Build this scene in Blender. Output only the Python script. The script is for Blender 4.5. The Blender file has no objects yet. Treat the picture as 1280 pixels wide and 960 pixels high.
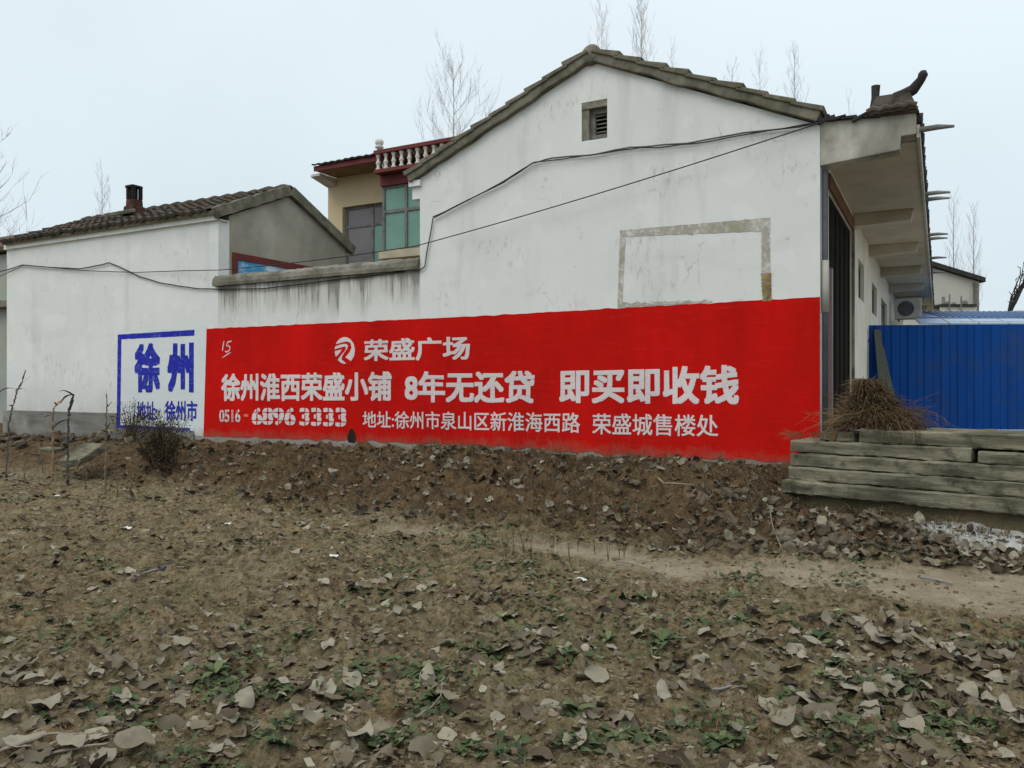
import bpy, bmesh, math, random
import numpy as np
from mathutils import Vector, Matrix, Euler, noise

S = bpy.context.scene
C = S.collection
R = math.radians
rng = random.Random(7)
nrg = np.random.default_rng(7)

# ------------------------------------------------------------------ camera
H = 1.5                       # eye height above the field
F = 985.0                     # focal length in photo pixels (1280 wide)
TH = R(28.45)                 # the long wall runs along world X, the camera looks left of its normal
ST, CT = math.sin(TH), math.cos(TH)
cam_d = bpy.data.cameras.new("camera")
cam = bpy.data.objects.new("camera", cam_d)
C.objects.link(cam)
cam.location = (0, 0, H)
cam.rotation_euler = (R(90), 0, TH)
cam_d.sensor_width = 36
cam_d.lens = 36 * F / 1280
cam_d.clip_start = 0.05
cam_d.clip_end = 2000
S.camera = cam

# ------------------------------------------------------------------ light
SUN_EL, SUN_AZ = R(52), R(200)      # direction towards the sun, azimuth measured from +Y clockwise
world = bpy.data.worlds.new("World")
S.world = world
world.use_nodes = True
wt = world.node_tree
for n in list(wt.nodes):
    wt.nodes.remove(n)
wo = wt.nodes.new("ShaderNodeOutputWorld")
bg = wt.nodes.new("ShaderNodeBackground")
bg.inputs["Strength"].default_value = 0.1
sky = wt.nodes.new("ShaderNodeTexSky")
sky.sky_type = 'NISHITA'
sky.sun_disc = False
sky.sun_elevation = SUN_EL
sky.sun_rotation = SUN_AZ
sky.dust_density = 3.0
# overcast deck: pale cloud colour, brighter towards the zenith, mixed over the clear sky
tc = wt.nodes.new("ShaderNodeTexCoord")
sep = wt.nodes.new("ShaderNodeSeparateXYZ")
wt.links.new(tc.outputs["Generated"], sep.inputs[0])
ramp = wt.nodes.new("ShaderNodeValToRGB")
el = ramp.color_ramp.elements
el[0].position = 0.0
el[0].color = (0.66, 0.755, 0.80, 1)
el[1].position = 1.0
el[1].color = (1.62, 1.62, 1.56, 1)
e = el.new(0.12); e.color = (0.68, 0.785, 0.84, 1)
e = el.new(0.45); e.color = (0.79, 0.885, 0.93, 1)
wt.links.new(sep.outputs["Z"], ramp.inputs[0])
cn = wt.nodes.new("ShaderNodeTexNoise")
cn.inputs["Scale"].default_value = 1.6
cn.inputs["Detail"].default_value = 4
wt.links.new(tc.outputs["Generated"], cn.inputs["Vector"])
cmr = wt.nodes.new("ShaderNodeMapRange")
cmr.inputs[1].default_value = 0.3; cmr.inputs[2].default_value = 0.7
cmr.inputs[3].default_value = 9.1; cmr.inputs[4].default_value = 10.4
wt.links.new(cn.outputs[0], cmr.inputs[0])
vm = wt.nodes.new("ShaderNodeVectorMath"); vm.operation = 'SCALE'
wt.links.new(ramp.outputs[0], vm.inputs[0])
wt.links.new(cmr.outputs[0], vm.inputs["Scale"])
mx = wt.nodes.new("ShaderNodeMix"); mx.data_type = 'RGBA'
mx.inputs[0].default_value = 0.9
wt.links.new(sky.outputs[0], mx.inputs[6])
wt.links.new(vm.outputs[0], mx.inputs[7])
wt.links.new(mx.outputs[2], bg.inputs[0])
wt.links.new(bg.outputs[0], wo.inputs[0])

sun_d = bpy.data.lights.new("sun", 'SUN')
sun_d.energy = 0.8
sun_d.angle = R(35)
sun_d.color = (1.0, 0.94, 0.85)
sun = bpy.data.objects.new("sun", sun_d)
C.objects.link(sun)
sd = Vector((math.sin(SUN_AZ) * math.cos(SUN_EL), math.cos(SUN_AZ) * math.cos(SUN_EL), math.sin(SUN_EL)))
sun.rotation_euler = sd.to_track_quat('Z', 'Y').to_euler()
sun.location = (0, -10, 30)

S.view_settings.view_transform = 'Standard'
S.view_settings.look = 'None'
S.view_settings.exposure = 0.15
S.view_settings.gamma = 1.0
S.view_settings.use_curve_mapping = False
S.render.engine = 'CYCLES'
S.cycles.max_bounces = 6
S.cycles.use_denoising = True

# ------------------------------------------------------------------ photo pixel -> world
def ray(px, py):
    u = (px - 640) / F
    return Vector((u * CT - ST, u * ST + CT, (480 - py) / F))
O3 = Vector((0, 0, H))
def wy(px, py, Y): d = ray(px, py); return O3 + d * (Y / d.y)
def wx(px, py, X): d = ray(px, py); return O3 + d * (X / d.x)
def wz(px, py, Z): d = ray(px, py); return O3 + d * ((Z - H) / d.z)
def wd(px, py, D): return O3 + ray(px, py) * D

YW = 9.6                      # plane of the long street wall
XC = -1.196                   # near right corner of the white house
XM = -6.75                    # left edge of its gable wall
XL = -11.0                    # right edge of the outbuilding
XLL = -17.4                   # left edge of the outbuilding
ZG = 0.55                     # ground along the wall and in the yard

# ------------------------------------------------------------------ ground height
FX = [-60, -13.3, -7.9, -5.2, -3.2, -1.67, -0.72, 0.62, 3, 8, 40]
FY = [8.6, 8.0, 7.3, 7.05, 6.85, 6.95, 7.15, 7.5, 8.3, 9.5, 14]
PX_ = [-60, -5.5, -2.99, -1.57, -0.39, 0.55, 3, 8, 40]
PY_ = [6.7, 6.6, 6.48, 6.5, 6.66, 6.78, 7.3, 8.4, 13]
PW_ = [0.0, 0.0, 0.16, 0.30, 0.50, 0.70, 0.8, 0.9, 1.2]

def _hash(ix, iy, seed):
    h = (ix * 374761393 + iy * 668265263 + seed * 2147483647) & 0xffffffff
    h = ((h ^ (h >> 13)) * 1274126177) & 0xffffffff
    return ((h ^ (h >> 16)) & 0xffff) / 65535.0

def vnoise(x, y, seed=0):
    x = np.asarray(x, float); y = np.asarray(y, float)
    ix = np.floor(x).astype(np.int64); iy = np.floor(y).astype(np.int64)
    fx = x - ix; fy = y - iy
    fx = fx * fx * fx * (fx * (fx * 6 - 15) + 10); fy = fy * fy * fy * (fy * (fy * 6 - 15) + 10)
    a = _hash(ix, iy, seed); b = _hash(ix + 1, iy, seed)
    c = _hash(ix, iy + 1, seed); d = _hash(ix + 1, iy + 1, seed)
    return (a * (1 - fx) + b * fx) * (1 - fy) + (c * (1 - fx) + d * fx) * fy

def fbm(x, y, seed=0, octv=4):
    s = 0; amp = 1; tot = 0; f = 1.0
    for k in range(octv):
        s = s + amp * vnoise(x * f + 17.3 * k, y * f - 9.1 * k, seed + k)
        tot += amp; amp *= 0.55; f *= 2.07
    return s / tot - 0.5

def bank_t(x, y):
    foot = np.interp(x, FX, FY)
    w = np.interp(x, [-60, -3, -1.2, 0.6, 3, 40], [2.2, 2.6, 2.35, 1.5, 1.6, 2.0])
    foot = foot + 0.5 * fbm(x * 0.7, y * 0.0 + 3.1, 41, 3)
    return (y - foot) / w

def path_m(x, y):
    c = np.interp(x, PX_, PY_); w = np.interp(x, PX_, PW_)
    d = np.abs(y - c + 0.25 * fbm(x * 1.1, y * 1.1, 5, 3) + 0.22 * fbm(x * 4, y * 4, 6, 3))
    return np.clip((w + 0.14 - d) / 0.30, 0, 1) * (w > 0.02)

def gz(x, y):
    x = np.asarray(x, float); y = np.asarray(y, float)
    t = bank_t(x, y)
    base = np.interp(t, [-0.15, 0, 0.1, 0.42, 0.62, 0.9, 1.0, 1e6], [0.0, 0.01, 0.08, 0.37, 0.46, 0.54, 0.55, 0.55])
    dst = (x + 1.47) * .2672 + (y - 9.0) * .9636           # distance from the front of the slab stack
    base = base * (1 - .56 * np.clip((x + 1.95) / .75, 0, 1) * np.clip((.40 - dst) / .28, 0, 1))
    base = base + 0.05 * np.clip((t - .8) * 6, 0, 1) * np.clip((-6.0 - x) / 2, 0, 1) * np.clip((10.5 - y), 0, 1)
    pm = path_m(x, y)
    near = np.exp(-((x / 30) ** 2 + (y / 30) ** 2))
    rough = (0.11 * fbm(x * 1.3, y * 1.3, 1, 3) + 0.10 * fbm(x * 4.2, y * 4.2, 11, 3)
             + 0.15 * np.abs(fbm(x * 6.5, y * 6.5, 21, 2)) + 0.085 * np.abs(fbm(x * 15, y * 15, 27, 2)) + 0.045 * np.abs(fbm(x * 34, y * 34, 23, 2)) - 0.04)
    furrow = 0.02 * np.sin((x * 0.35 + y) * 2 * np.pi / 0.8 + 2.5 * fbm(x * .6, y * .6, 31, 2))
    lmx = (x - LIME.x) * SD[0] + (y - LIME.y) * SD[1]; lmy = -(x - LIME.x) * SD[1] + (y - LIME.y) * SD[0]
    k = (1 - 0.85 * pm) * near * (1 - .8 * np.clip(1.3 - (lmx / .9) ** 2 - (lmy / .5) ** 2, 0, 1))
    bk = np.clip(t * 6, 0, 1) * np.clip((1.0 - t) * 5, 0, 1)
    flat = np.clip((1.15 - t) * 4, 0.12, 1)
    z = base + (rough * (1 + 0.9 * bk) + furrow * np.clip(1 - t * 8, 0, 1)) * k * flat - 0.03 * pm
    return z
def gz1(x, y): return float(gz(np.array([x]), np.array([y]))[0])

# ------------------------------------------------------------------ object helpers
def tag(o, label=None, cat=None, group=None, kind=None):
    if label: o["label"] = label
    if cat: o["category"] = cat
    if group: o["group"] = group
    if kind: o["kind"] = kind
    return o

def thing(name, loc, label, cat, group=None, rz=0.0):
    o = bpy.data.objects.new(name, None)
    C.objects.link(o)
    o.location = loc
    o.rotation_euler = (0, 0, rz)
    o.empty_display_size = 0.2
    return tag(o, label, cat, group)

def root_loc(o):
    v = Vector((0, 0, 0))
    while o is not None:
        v += o.location; o = o.parent
    return v

class MB:
    """collects geometry; build() links it as one mesh object (world coordinates in, parent offset removed)"""
    def __init__(s): s.v = []; s.f = []; s.mi = []; s.tint = []; s.cur = 0; s.ct = 0.5
    def vert(s, p):
        s.v.append((p[0], p[1], p[2])); s.tint.append(s.ct); return len(s.v) - 1
    def face(s, ids): s.f.append(tuple(ids)); s.mi.append(s.cur)
    def quad(s, a, b, c, d): s.face([s.vert(a), s.vert(b), s.vert(c), s.vert(d)])
    def poly(s, pts): s.face([s.vert(p) for p in pts])
    def box(s, a, b):
        x0, y0, z0 = [min(a[i], b[i]) for i in range(3)]; x1, y1, z1 = [max(a[i], b[i]) for i in range(3)]
        i = [s.vert(p) for p in ((x0,y0,z0),(x1,y0,z0),(x1,y1,z0),(x0,y1,z0),(x0,y0,z1),(x1,y0,z1),(x1,y1,z1),(x0,y1,z1))]
        for q in ((0,3,2,1),(4,5,6,7),(0,1,5,4),(1,2,6,5),(2,3,7,6),(3,0,4,7)): s.face([i[k] for k in q])
    def obox(s, c, ax, ay, az):
        """box centred at c with half-extent vectors"""
        c = Vector(c); ax = Vector(ax); ay = Vector(ay); az = Vector(az)
        i = [s.vert(c + ax * sx + ay * sy + az * sz) for sz in (-1, 1) for sx, sy in ((-1,-1),(1,-1),(1,1),(-1,1))]
        for q in ((0,3,2,1),(4,5,6,7),(0,1,5,4),(1,2,6,5),(2,3,7,6),(3,0,4,7)): s.face([i[k] for k in q])
    def prism(s, pts, off):
        """polygon extruded by vector off"""
        off = Vector(off); n = len(pts)
        a = [s.vert(Vector(p)) for p in pts]; b = [s.vert(Vector(p) + off) for p in pts]
        s.face(a[::-1]); s.face(b)
        for k in range(n): s.face([a[k], a[(k+1) % n], b[(k+1) % n], b[k]])
    def tube(s, pts, rad, n=6, cap=True):
        pts = [Vector(p) for p in pts]
        if not hasattr(rad, '__len__'): rad = [rad] * len(pts)
        rings = []
        up = Vector((0.13, 0.31, 0.94))
        for k, p in enumerate(pts):
            d = pts[min(k+1, len(pts)-1)] - pts[max(k-1, 0)]
            if d.length < 1e-9: d = Vector((0, 0, 1))
            d.normalize()
            a = d.cross(up)
            if a.length < 1e-3: a = d.cross(Vector((1, 0, 0)))
            a.normalize(); b = d.cross(a)
            rings.append([s.vert(p + (a * math.cos(2*math.pi*j/n) + b * math.sin(2*math.pi*j/n)) * rad[k]) for j in range(n)])
        for k in range(len(rings) - 1):
            for j in range(n):
                s.face([rings[k][j], rings[k][(j+1) % n], rings[k+1][(j+1) % n], rings[k+1][j]])
        if cap: s.face(rings[0][::-1]); s.face(rings[-1])
    def lathe(s, c, prof, n=12):
        """prof: list of (radius, z) about a vertical axis through c"""
        c = Vector(c); rings = []
        for r, z in prof:
            rings.append([s.vert(c + Vector((r*math.cos(2*math.pi*j/n), r*math.sin(2*math.pi*j/n), z))) for j in range(n)])
        for k in range(len(rings)-1):
            for j in range(n): s.face([rings[k][j], rings[k][(j+1)%n], rings[k+1][(j+1)%n], rings[k+1][j]])
        s.face(rings[0][::-1]); s.face(rings[-1])
    def build(s, name, mats, parent=None, smooth=False, bevel=0.0):
        me = bpy.data.meshes.new(name)
        off = root_loc(parent) if parent is not None else Vector((0, 0, 0))
        me.from_pydata([(p[0]-off.x, p[1]-off.y, p[2]-off.z) for p in s.v], [], s.f)
        if not isinstance(mats, (list, tuple)): mats = [mats]
        for m in mats: me.materials.append(m)
        if len(mats) > 1: me.polygons.foreach_set("material_index", s.mi)
        if smooth: me.polygons.foreach_set("use_smooth", [True] * len(s.f))
        at = me.attributes.new("tint", 'FLOAT', 'POINT')
        at.data.foreach_set("value", s.tint)
        if bevel:
            bm = bmesh.new(); bm.from_mesh(me)
            bmesh.ops.remove_doubles(bm, verts=bm.verts, dist=1e-5)
            bmesh.ops.recalc_face_normals(bm, faces=bm.faces)
            es = [e for e in bm.edges if len(e.link_faces) == 2 and e.calc_face_angle(0) > 0.5]
            bmesh.ops.bevel(bm, geom=es, offset=bevel, segments=2, affect='EDGES', profile=0.6)
            bm.to_mesh(me); bm.free()
        me.update()
        o = bpy.data.objects.new(name, me)
        C.objects.link(o)
        if parent is not None: o.parent = parent
        return o

def copy_tree(o, parent=None):
    c = o.copy(); C.objects.link(c)
    c.parent = parent
    for ch in [x for x in bpy.data.objects if x.parent == o]: copy_tree(ch, c)
    return c

# ------------------------------------------------------------------ materials
class NT:
    def __init__(s, name):
        s.m = bpy.data.materials.new(name); s.m.use_nodes = True
        s.t = s.m.node_tree; s.b = s.t.nodes["Principled BSDF"]
        s.b.inputs["Specular IOR Level"].default_value = 0.25
    def n(s, t, **kw):
        x = s.t.nodes.new(t)
        for k, v in kw.items(): setattr(x, k, v)
        return x
    def L(s, a, b): s.t.links.new(a, b)
    def pos(s):
        g = s.n("ShaderNodeNewGeometry"); return g.outputs["Position"]
    def noise(s, scale, detail=5, rough=0.6, stretch=None, vec=None, off=0.0):
        v = vec or s.pos()
        if stretch or off:
            mp = s.n("ShaderNodeMapping")
            mp.inputs["Scale"].default_value = stretch or (1, 1, 1)
            mp.inputs["Location"].default_value = (off, off * 1.7, off * 0.3)
            s.L(v, mp.inputs[0]); v = mp.outputs[0]
        x = s.n("ShaderNodeTexNoise")
        x.inputs["Scale"].default_value = scale; x.inputs["Detail"].default_value = detail
        x.inputs["Roughness"].default_value = rough
        s.L(v, x.inputs["Vector"]); return x.outputs[0]
    def mr(s, val, a, b, c=0.0, d=1.0, smooth=False):
        x = s.n("ShaderNodeMapRange")
        if smooth: x.interpolation_type = 'SMOOTHSTEP'
        for i, q in zip((1, 2, 3, 4), (a, b, c, d)): x.inputs[i].default_value = q
        s.L(val, x.inputs[0]); return x.outputs[0]
    def math(s, op, a, b=None):
        x = s.n("ShaderNodeMath", operation=op)
        for i, q in ((0, a), (1, b)):
            if q is None: continue
            if isinstance(q, (int, float)): x.inputs[i].default_value = q
            else: s.L(q, x.inputs[i])
        return x.outputs[0]
    def mix(s, fac, a, b, mode='MIX'):
        x = s.n("ShaderNodeMix", data_type='RGBA', blend_type=mode)
        for i, q in ((0, fac), (6, a), (7, b)):
            if isinstance(q, (int, float)): x.inputs[i].default_value = q
            elif isinstance(q, tuple): x.inputs[i].default_value = (*q, 1)
            else: s.L(q, x.inputs[i])
        return x.outputs[2]
    def sep(s, v=None):
        x = s.n("ShaderNodeSeparateXYZ"); s.L(v or s.pos(), x.inputs[0]); return x.outputs
    def attr(s, name):
        x = s.n("ShaderNodeAttribute", attribute_name=name); return x.outputs["Fac"]
    def bump(s, h, strength=0.3, dist=0.02):
        x = s.n("ShaderNodeBump"); x.inputs["Strength"].default_value = strength
        x.inputs["Distance"].default_value = dist
        s.L(h, x.inputs["Height"]); s.L(x.outputs[0], s.b.inputs["Normal"])
    def out(s, col, rough=0.9):
        if isinstance(col, tuple): s.b.inputs["Base Color"].default_value = (*col, 1)
        else: s.L(col, s.b.inputs["Base Color"])
        s.b.inputs["Roughness"].default_value = rough
        return s.m

def simple(name, c1, c2, scale=4, rough=0.85, bump=0.2, bscale=None, stretch=None, lo=0.35, hi=0.65, bdist=0.01, metal=0.0, c3=None, s3=1.0):
    t = NT(name)
    col = t.mix(t.mr(t.noise(scale, stretch=stretch), lo, hi), c1, c2)
    if c3: col = t.mix(t.mr(t.noise(s3, 6, .65, off=3.3), 0.5, 0.68), col, c3)
    if bump: t.bump(t.noise(bscale or scale * 6, 6, .65, stretch=stretch), bump, bdist)
    t.b.inputs["Metallic"].default_value = metal
    if rough > .8: t.b.inputs["Specular IOR Level"].default_value = 0.1
    return t.out(col, rough)

def make_wall(name, c1, c2, drip=None, base_dirt=True, grey=(0.30, 0.31, 0.30), spots=True):
    """lime-washed render; drip = (z of the coping underside, length)"""
    t = NT(name)
    big = t.noise(0.55, 6, .62)
    col = t.mix(t.mr(big, 0.35, 0.65), c1, c2)
    st = t.noise(2.2, 5, .6, stretch=(1.0, 1.0, 0.13), off=1.1)           # faint vertical rain runs
    col = t.mix(t.mr(st, 0.55, 0.76, 0, 0.32), col, grey)
    ho = t.noise(1.4, 5, .6, stretch=(0.25, 1.0, 1.6), off=5.1)            # roller / trowel bands
    col = t.mix(t.mr(ho, 0.58, 0.8, 0, 0.16), col, grey)
    if spots:
        sp = t.noise(5.5, 7, .7, off=2.2)
        col = t.mix(t.mr(sp, 0.63, 0.76, 0, 0.55), col, (0.26, 0.26, 0.25))
        sp2 = t.math('MULTIPLY', t.mr(t.noise(1.1, 3, .5, off=8.2), 0.52, 0.66), t.mr(t.noise(14, 5, .7, stretch=(1, 1, .4), off=6.2), 0.52, 0.7))
        col = t.mix(t.math('MULTIPLY', sp2, 0.6), col, (0.28, 0.28, 0.26))
    vo = t.n("ShaderNodeTexVoronoi", feature='DISTANCE_TO_EDGE'); vo.inputs["Scale"].default_value = 0.75
    wv_ = t.n("ShaderNodeVectorMath", operation='ADD'); nzv = t.n("ShaderNodeTexNoise"); nzv.inputs["Scale"].default_value = 3.0; nzv.inputs["Detail"].default_value = 6
    p_ = t.pos(); t.L(p_, nzv.inputs["Vector"]); sc_ = t.n("ShaderNodeVectorMath", operation='SCALE'); sc_.inputs["Scale"].default_value = .5
    t.L(nzv.outputs["Color"], sc_.inputs[0]); t.L(p_, wv_.inputs[0]); t.L(sc_.outputs[0], wv_.inputs[1]); t.L(wv_.outputs[0], vo.inputs["Vector"])
    ck = t.math('MULTIPLY', t.mr(vo.outputs["Distance"], .0015, .006, 1, 0), t.mr(t.noise(.9, 4, .6, off=15.1), .52, .6))
    col = t.mix(t.math('MULTIPLY', ck, .35), col, (0.22, 0.22, 0.21))
    col = t.mix(t.mr(t.noise(1.9, 3, .45, off=21.3), .57, .60, 0, .30), col, (0.80, 0.81, 0.80))     # later touch-up coats
    z = t.sep()[2]
    if drip:
        zt, ln = drip
        s1 = t.noise(6.0, 5, .62, stretch=(1.0, 1.0, 0.10), off=0.7)
        s2 = t.noise(17.0, 4, .6, stretch=(1.0, 1.0, 0.06), off=4.7)
        fall = t.mr(z, zt - ln, zt + 0.02, 0, 1)
        lenv = t.mr(t.noise(2.6, 3, .5, stretch=(1, 1, 0.02), off=9.7), 0.3, 0.7, -0.25, 0.3)
        f = t.math('ADD', fall, lenv)
        m1 = t.math('MULTIPLY', t.mr(s1, 0.44, 0.6), t.mr(f, 0.35, 1.05))
        m2 = t.math('MULTIPLY', t.mr(s2, 0.5, 0.62), t.mr(f, 0.3, 0.95))
        m3 = t.mr(f, 0.82, 1.2)
        m = t.math('MINIMUM', t.math('ADD', t.math('ADD', m1, m2), m3), 0.92)
        col = t.mix(t.mr(f, 0.15, 0.9, 0, 0.35), col, (0.36, 0.345, 0.30))
        col = t.mix(t.math('MULTIPLY', m, .8), col, (0.135, 0.125, 0.10))
    if base_dirt:
        dn = t.math('ADD', z, t.mr(t.noise(3.5, 6, .7, off=7.7), 0, 1, -0.35, 0.35))
        col = t.mix(t.mr(dn, 0.62, 0.98, 0.92, 0), col, (0.17, 0.145, 0.115))
    if base_dirt:
        dm = t.math('ADD', z, t.mr(t.noise(2.1, 6, .7, off=17.7), 0, 1, -.45, .45))
        col = t.mix(t.mr(dm, .9, 1.6, .4, 0), col, (0.38, 0.37, 0.34))
    h = t.math('ADD', t.noise(1.3, 4, .5), t.math('MULTIPLY', t.noise(38, 5, .7), 0.12))
    t.bump(h, 0.35, 0.03)
    return t.out(col, 0.92)

m_white = make_wall("lime_washed_wall", (0.74, 0.755, 0.745), (0.67, 0.69, 0.685))
m_court = make_wall("stained_white_wall", (0.72, 0.73, 0.71), (0.65, 0.66, 0.64), drip=(H + 1.69, 0.74))
m_facade = make_wall('warm_bounce_porch_wall', (0.72, 0.68, 0.58), (0.63, 0.59, 0.50))  # same white wall, warm bounced light painted in as cream
m_plinth = simple("grey_plinth_render", (0.235, 0.232, 0.215), (0.135, 0.133, 0.122), 2.6, .95, .5, 25, stretch=(.5, 1, 2.4), c3=(0.30, 0.295, 0.275), s3=1.3)
m_gray = simple("grey_cement_render", (0.37, 0.35, 0.29), (0.265, 0.255, 0.21), 1.4, .95, .3, 30, c3=(0.43, 0.41, 0.36), s3=0.8)
m_conc = simple("weathered_concrete", (0.33, 0.32, 0.28), (0.18, 0.175, 0.15), 2.6, .95, .4, 30, c3=(0.11, 0.105, 0.085), s3=1.6)
m_conc2 = simple("pale_bounce_concrete", (0.42, 0.40, 0.35), (0.33, 0.315, 0.27), 1.5, .95, .2, 20)
m_beam = simple("streaked_pale_concrete", (0.47, 0.46, 0.40), (0.20, 0.195, 0.165), 1.7, .95, .35, 30, stretch=(1, 1, .55), c3=(0.54, 0.53, 0.47), s3=1.3, lo=.3, hi=.6)
m_soffit = simple("soffit_concrete", (0.50, 0.46, 0.38), (0.40, 0.37, 0.30), 2.0, .95, .25, 18)
m_verge = simple("mossy_verge_mortar", (0.22, 0.205, 0.16), (0.115, 0.11, 0.085), 5.0, .95, .6, 30, c3=(0.075, 0.085, 0.05), s3=3.0)
m_tile = simple("weathered_brown_tile", (0.105, 0.080, 0.062), (0.050, 0.046, 0.038), 5.0, .9, .5, 30, c3=(0.15, 0.085, 0.06), s3=3.1)
m_dark = simple("dark_grey_tile", (0.055, 0.053, 0.05), (0.03, 0.03, 0.03), 6.0, .85, .4, 30)
m_coping = simple("coping_cement", (0.235, 0.225, 0.185), (0.12, 0.115, 0.09), 2.8, .95, .7, 22, c3=(0.31, 0.295, 0.25), s3=1.7, bdist=.02)
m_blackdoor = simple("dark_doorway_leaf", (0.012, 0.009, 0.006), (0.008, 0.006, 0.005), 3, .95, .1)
m_wood = simple("brown_timber", (0.20, 0.105, 0.06), (0.13, 0.072, 0.043), 6, .85, .3, 20, stretch=(6, .6, 6))
m_jamb = simple("pinkish_metal_jamb", (0.24, 0.16, 0.165), (0.17, 0.12, 0.125), 3, .5, .05)
m_pipe = simple("grey_blue_pipe", (0.10, 0.105, 0.12), (0.065, 0.068, 0.078), 4, .9, .1)
m_white_pl = simple("white_plastic", (0.46, 0.46, 0.42), (0.34, 0.335, 0.30), 3, .85, .1)
m_frame = simple("grey_window_frame", (0.2, 0.2, 0.18), (0.11, 0.11, 0.1), 7, .7, .2)
m_glassdark = simple("dark_window_glass", (0.03, 0.033, 0.035), (0.02, 0.022, 0.024), 1.5, .15, 0)
m_slat = simple("weathered_louver", (0.28, 0.265, 0.22), (0.16, 0.15, 0.12), 9, .85, .2)
m_rust = simple("dark_red_sill", (0.075, 0.02, 0.015), (0.05, 0.018, 0.014), 6, .8, .2)
m_cream = simple("cream_render", (0.62, 0.50, 0.32), (0.56, 0.455, 0.295), 1.2, .9, .15, 25)
m_creamslab = simple("cream_sill_slab", (0.52, 0.46, 0.34), (0.43, 0.385, 0.29), 3, .9, .2)
m_maroon = simple("maroon_painted_band", (0.165, 0.035, 0.032), (0.12, 0.03, 0.028), 3, .7, .15)
m_browneave = simple("brown_eave_soffit", (0.30, 0.20, 0.13), (0.23, 0.155, 0.105), 2, .9, .1)
m_greenglass = simple("green_tinted_glass", (0.19, 0.34, 0.285), (0.15, 0.28, 0.235), 1.0, .12, 0)
m_greyglass = simple("curtained_grey_glass", (0.20, 0.185, 0.19), (0.155, 0.145, 0.15), 1.2, .2, 0)
m_baluster = simple("white_baluster_paint", (0.72, 0.70, 0.66), (0.55, 0.53, 0.49), 9, .8, .15)
m_brick = simple("sooty_red_brick", (0.105, 0.052, 0.038), (0.04, 0.026, 0.022), 9, .95, .5, 40)
m_soot_shade = simple("soot_and_hole_shade_black", (0.018, 0.017, 0.016), (0.03, 0.027, 0.024), 8, .95, .4)  # chimney soot; also paints the darkness inside vent and drain hole
m_cable = simple("black_cable_sheath", (0.022, 0.022, 0.022), (0.03, 0.03, 0.03), 8, .6, 0)
m_cablegrey = simple("grey_cable_sheath", (0.075, 0.075, 0.075), (0.10, 0.10, 0.098), 8, .7, 0)
m_bluefence = simple("blue_steel_sheet", (0.006, 0.060, 0.27), (0.005, 0.047, 0.22), 3.0, .82, .12, 3, stretch=(1, 1, .12), c3=(0.020, 0.058, 0.18), s3=1.1)
m_blueroof = simple("faded_blue_roof_sheet", (0.11, 0.19, 0.36), (0.09, 0.16, 0.31), 0.9, .5, .05, 3)
m_paleroof = simple("pale_blue_roof_panel", (0.30, 0.40, 0.54), (0.25, 0.35, 0.49), 0.9, .5, .05, 3)
m_farwall = simple("far_offwhite_wall", (0.56, 0.55, 0.50), (0.48, 0.475, 0.43), .6, .9, .05)
m_fargreen = simple("far_greenish_wall", (0.36, 0.39, 0.35), (0.28, 0.31, 0.28), 1.0, .9, .05)
m_bark = simple("winter_bark", (0.27, 0.26, 0.245), (0.20, 0.19, 0.18), 3, .9, .3)
m_hazetwig = simple("hazed_winter_twig", (0.42, 0.41, 0.40), (0.34, 0.33, 0.32), 3, .9, 0)  # paler than real twigs: distance haze put into the colour
m_darktwig = simple("dark_branch", (0.035, 0.033, 0.03), (0.05, 0.046, 0.04), 3, .9, 0)
m_stone = simple("rubble_stone", (0.125, 0.100, 0.070), (0.066, 0.053, 0.038), 9, .95, .6, 50, c3=(0.17, 0.148, 0.11), s3=4)
m_slab = simple("precast_slab_concrete", (0.235, 0.218, 0.158), (0.095, 0.090, 0.064), 4.2, .95, 1.0, 35, lo=.40, hi=.60, stretch=(.35, .35, 2.6), c3=(0.055, 0.052, 0.04), s3=5.5)
m_lime = simple("spilled_white_lime", (0.62, 0.63, 0.62), (0.42, 0.42, 0.40), 7, .95, .5, 30)
m_plank = simple("grey_green_plank", (0.12, 0.125, 0.11), (0.075, 0.08, 0.068), 6, .9, .3, 20, stretch=(8, 8, .6))
m_litter = simple("crumpled_white_litter", (0.68, 0.68, 0.68), (0.5, 0.5, 0.5), 20, .8, .3, 40)
m_plasticblk = simple("black_plastic_scrap", (0.03, 0.033, 0.035), (0.055, 0.06, 0.065), 20, .5, .3, 40)
m_stick = simple("pale_dry_stick", (0.26, 0.23, 0.18), (0.17, 0.15, 0.115), 12, .9, .3)
m_stalk = simple("dry_corn_stalk", (0.20, 0.175, 0.12), (0.12, 0.10, 0.072), 14, .9, .3)

def attr_mat(name, stops, rough=0.85, nscale=20, bump=0.3, trans=0.0):
    """colour from the per-leaf tint attribute, with a little noise"""
    t = NT(name)
    r = t.n("ShaderNodeValToRGB")
    els = r.color_ramp.elements
    els[0].position = stops[0][0]; els[0].color = (*stops[0][1], 1)
    els[1].position = stops[-1][0]; els[1].color = (*stops[-1][1], 1)
    for p, c in stops[1:-1]:
        e = els.new(p); e.color = (*c, 1)
    t.L(t.attr("tint"), r.inputs[0])
    nz = t.noise(nscale, 5, .65)
    col = t.mix(t.mr(nz, 0.3, 0.7, 0, 0.45), r.outputs[0], (0.5, 0.46, 0.4), 'MULTIPLY')
    if bump: t.bump(t.noise(nscale * 3, 4, .6), bump, 0.004)
    if trans: t.b.inputs["Subsurface Weight"].default_value = 0
    return t.out(col, rough)

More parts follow.
